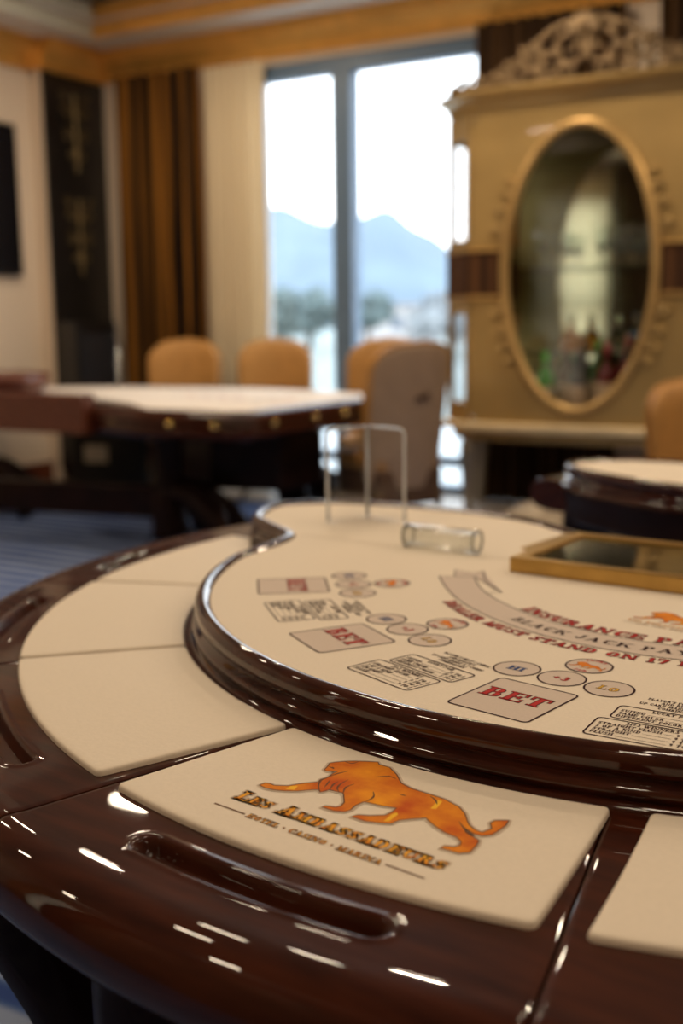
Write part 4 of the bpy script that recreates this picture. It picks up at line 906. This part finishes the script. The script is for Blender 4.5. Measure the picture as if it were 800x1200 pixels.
MB().box(0, YB-.012, (ZB0+ZT0)/2, 2*HW-.25, .012, ZT0-ZB0-.03).build('mirror_back', mat('old_mirror', (.55, .58, .46), .05, metal=1.0, var=.05, scale=2), dc)
# veneer band
vb = drape_mat('striped_veneer', (.03, .012, .006), (.16, .07, .025), 22)
for sx in (-1, 1):
    mb = MB(); mb.box(sx*(HF+.50)/2, YF-.012, 1.525, HF-.50, .022, .275)
    a, b = (sx*HF, YF-.012), (sx*(HW+.008), YF+.142); mb.box((a[0]+b[0])/2, (a[1]+b[1])/2, 1.525, .262, .022, .275, rz=atan2(b[1]-a[1], b[0]-a[0]))
    mb.build('veneer_band', vb, dc)
    for z in (1.38, 1.67):
        mb = MB(); mb.box(sx*(HF+.50)/2, YF-.016, z, HF-.495, .034, .022); mb.box((a[0]+b[0])/2, (a[1]+b[1])/2, z, .265, .034, .022, rz=atan2(b[1]-a[1], b[0]-a[0]))
        mb.build('band_moulding', M['gold'], dc)
    # carved scrolls hugging the oval
    for up_ in (1, -1):
        mb = MB()
        for q, (an, r) in enumerate(((15, .050), (23, .044), (30, .036), (36, .028))):
            x, z = sx*(OA+.055)*cos(radians(an)), OZ+up_*(OB+.055)*sin(radians(an))
            mb.tube(spiral(x+sx*.012, z, r, 1.3, (0 if sx == 1 else pi), sx*up_, 14, YF-.02), [.013]*8+[.010]*7, 6)
            mb.sphere((x+sx*.03, YF-.022, z+up_*.03), .018, 8, 5)
        mb.build('carved_scroll', M['goldpaint'], dc, smooth=True)
# legs: fluted, tapering
for lx, ly in ((-.74, -.16), (.74, -.16), (-.80, .17), (.80, .17)):
    mb = MB(); seg = 24; vs = []
    pr = [(.030, 0), (.038, .02), (.028, .05), (.034, .07), (.055, .40), (.062, .44), (.05, .455), (.062, .475)]
    for r, z in pr:
        for k in range(seg): q = r*(1+(.10 if k % 2 else -.06)*(1 if .06 < z < .42 else 0)); vs.append((lx+q*cos(2*pi*k/seg), ly+q*sin(2*pi*k/seg), z))
    fs = [(i*seg+k, i*seg+(k+1) % seg, (i+1)*seg+(k+1) % seg, (i+1)*seg+k) for i in range(len(pr)-1) for k in range(seg)]+[tuple(range(seg-1, -1, -1)), tuple((len(pr)-1)*seg+k for k in range(seg))]
    mb.add(vs, fs); mb.build('fluted_leg', mat('silver_gold', (.35, .30, .23), .4, metal=.6), dc, autos=50)
# shelves
for z in (1.545, 1.03): MB().box(0, -.005, z, 2*HW-.08, .36, .008).build('glass_shelf', thin_glass('shelf_glass', (.80, .88, .80), 1.5), dc)
# crest
def crest():
    mb = MB(); Z0 = ZT0+.115; y = -.21
    for sg in (1, -1):
        for cx, cz, r, tn, a0, d in ((.10, .20, .13, 1.5, 2.2, 1), (.22, .12, .10, 1.4, 0, -1), (.33, .15, .085, 1.4, 1.5, 1), (.42, .08, .075, 1.3, 0, -1), (.52, .09, .065, 1.3, 2, 1), (.61, .055, .055, 1.2, .5, -1), (.70, .06, .05, 1.2, 2, 1), (.79, .05, .048, 1.2, 0, -1), (.84, .03, .035, 1.2, 2, 1), (.56, .03, .05, 1.2, 1, 1), (.66, .02, .04, 1.2, 1, -1), (.38, .17, .05, 1.2, 1, 1), (.05, .30, .05, 1.2, 1, 1), (.13, .06, .06, 1.2, 3, 1), (.28, .04, .045, 1.1, 1, 1), (.47, .02, .03, 1.1, 1, 1)):
            P = spiral(cx*sg, Z0+cz, r, tn, a0 if sg == 1 else pi-a0, d*sg, 20, y, .15)
            mb.tube(P, [lerp(.020, .012, k/20)*(1 if r > .06 else .8) for k in range(21)], 6)
            mb.sphere((cx*sg+r*.6, y-.01, Z0+cz+r*.55), .022*(r/.07)**.5, 8, 5)
            mb.sphere((cx*sg-r*.5, y-.012, Z0+cz-r*.3), .020*(r/.07)**.5, 8, 5)
        mb.tube(catmull([(sg*.86, y, Z0+.02), (sg*.6, y, Z0+.05), (sg*.36, y, Z0+.20), (sg*.20, y, Z0+.30), (sg*.06, y, Z0+.34)], 6), .018, 6)
    mb.box(0, y+.02, Z0+.008, 1.72, .03, .03)
    cr = mb.build('crest', M['goldleaf'], dc, smooth=True)
    mb = MB()
    for k in range(7):
        a = radians(90+(k-3)*19); L = .15*(1-.05*abs(k-3)); mb.tube([(.02*cos(a), y-.01, Z0+.235+.02*sin(a)), (L*.6*cos(a), y-.03, Z0+.235+L*.6*sin(a)), (L*cos(a), y-.012, Z0+.235+L*sin(a))], [.012, .026, .012], 8)
    mb.build('shell', M['goldleaf'], cr, smooth=True)
crest()
# things inside
def CW(x, y, z): return W(CX+x, CT-y, z+.006)
gp = [(.030, 0), (.032, .004), (.006, .012), (.005, .07), (.010, .08), (.034, .11), (.040, .15), (.036, .19), (.034, .19), (.037, .15), (.030, .112), (.0, .085)]
gm = MB().lathe(gp, 14).mesh('stemmed_glass', M['crystal'], smooth=False)
for i, (x, y) in enumerate(((-.30, -.05), (-.20, .05), (.05, .04), (.14, -.06), (.20, .05), (.26, -.04), (.33, .06), (.38, -.05))):
    o = bpy.data.objects.new('crystal_glass', gm); COL.objects.link(o); o.location = CW(x, y, 1.549); o.scale = (1.15, 1.15, 1.25)
    tag(o, ('leftmost', 'second', 'third', 'fourth', 'fifth', 'sixth', 'seventh', 'rightmost')[i]+' stemmed crystal glass from the left on the upper shelf inside the gold cabinet', 'glass', 'crystal glasses on the cabinet shelf')
def bottle(x, y, z, col, label, sc=1.0, tr_=0.0):
    t = thing('bottle', label, 'bottle', CW(x, y, z), 0, 'bottles in the bottom of the cabinet'); t.scale = (sc, sc, sc)
    MB().lathe([(.0, 0), (.040, 0), (.042, .01), (.042, .19), (.036, .215), (.016, .245), (.014, .30), (.016, .305), (.0, .306)], 18).build('glass_body', mat('bottle_glass', col, .08, coat=1.0, var=0), t, smooth=True)
    MB().lathe([(.0425, .06), (.0432, .062), (.0432, .15), (.0425, .152)], 18).build('paper_label', mat('bottle_label', (.45, .33, .22), .7, var=.2, scale=40), t, smooth=True)
    MB().lathe([(.0, .315), (.016, .314), (.017, .27), (.0155, .268)], 14).build('capsule', mat('capsule', tuple(min(1, c*2.2+.02) for c in col), .3, metal=.6, var=0), t, smooth=True)
for x, y, col, lab, sc in ((-.26, -.06, (.05, .30, .02), 'bright green bottle at the lower left inside the gold cabinet', 1.15), (-.15, .04, (.10, .045, .03), 'brown bottle next to the bright green bottle in the cabinet', 1.3),
    (-.05, -.07, (.03, .02, .02), 'black bottle in the middle of the cabinet floor', 1.2), (.05, .05, (.02, .10, .02), 'dark green bottle behind the black bottle in the cabinet', 1.35), (.13, -.06, (.12, .008, .012), 'dark red bottle right of the cabinet middle', 1.3),
    (.23, .03, (.16, .01, .02), 'tall wine red bottle at the right inside the gold cabinet', 1.4), (.31, -.05, (.02, .02, .03), 'black bottle at the right end inside the cabinet', 1.1)):
    bottle(x, y, ZB0+.02, col, lab, sc*1.15)
for i, (x, lab) in enumerate(((-.12, 'amber cut glass decanter on the lower glass shelf of the cabinet, left one'), (.18, 'clear cut glass decanter on the lower glass shelf of the cabinet, right one'))):
    t = thing('decanter', lab, 'decanter', CW(x, 0, 1.034)); 
    MB().lathe([(0, 0), (.06, 0), (.075, .02), (.07, .09), (.03, .14), (.018, .16), (.024, .19), (0, .19)], 12).build('vessel', M['crystal'] if i else mat('amber_glass', (.75, .35, .06), .05, trans=.8, var=0), t)
    MB().sphere((0, 0, .215), .025, 10, 6).build('stopper', M['crystal'], t)

# brocade pouf between the tables
pf = thing('brocade_pouf', 'round beige brocade pouf on the floor below the right-hand table', 'pouf', (1.00, 4.80, 0))
MB().lathe([(0, .44), (.10, .445), (.22, .43), (.29, .39), (.31, .32), (.30, .12), (.27, .09)], 28).build('cushion', mat('brocade', (.16, .115, .07), .7, scale=9, col2=(.42, .34, .24)), pf, smooth=True)
MB().lathe([(.26, .0), (.28, .02), (.28, .08), (.25, .10)], 28).build('base', M['wood_dark'], pf, smooth=True)
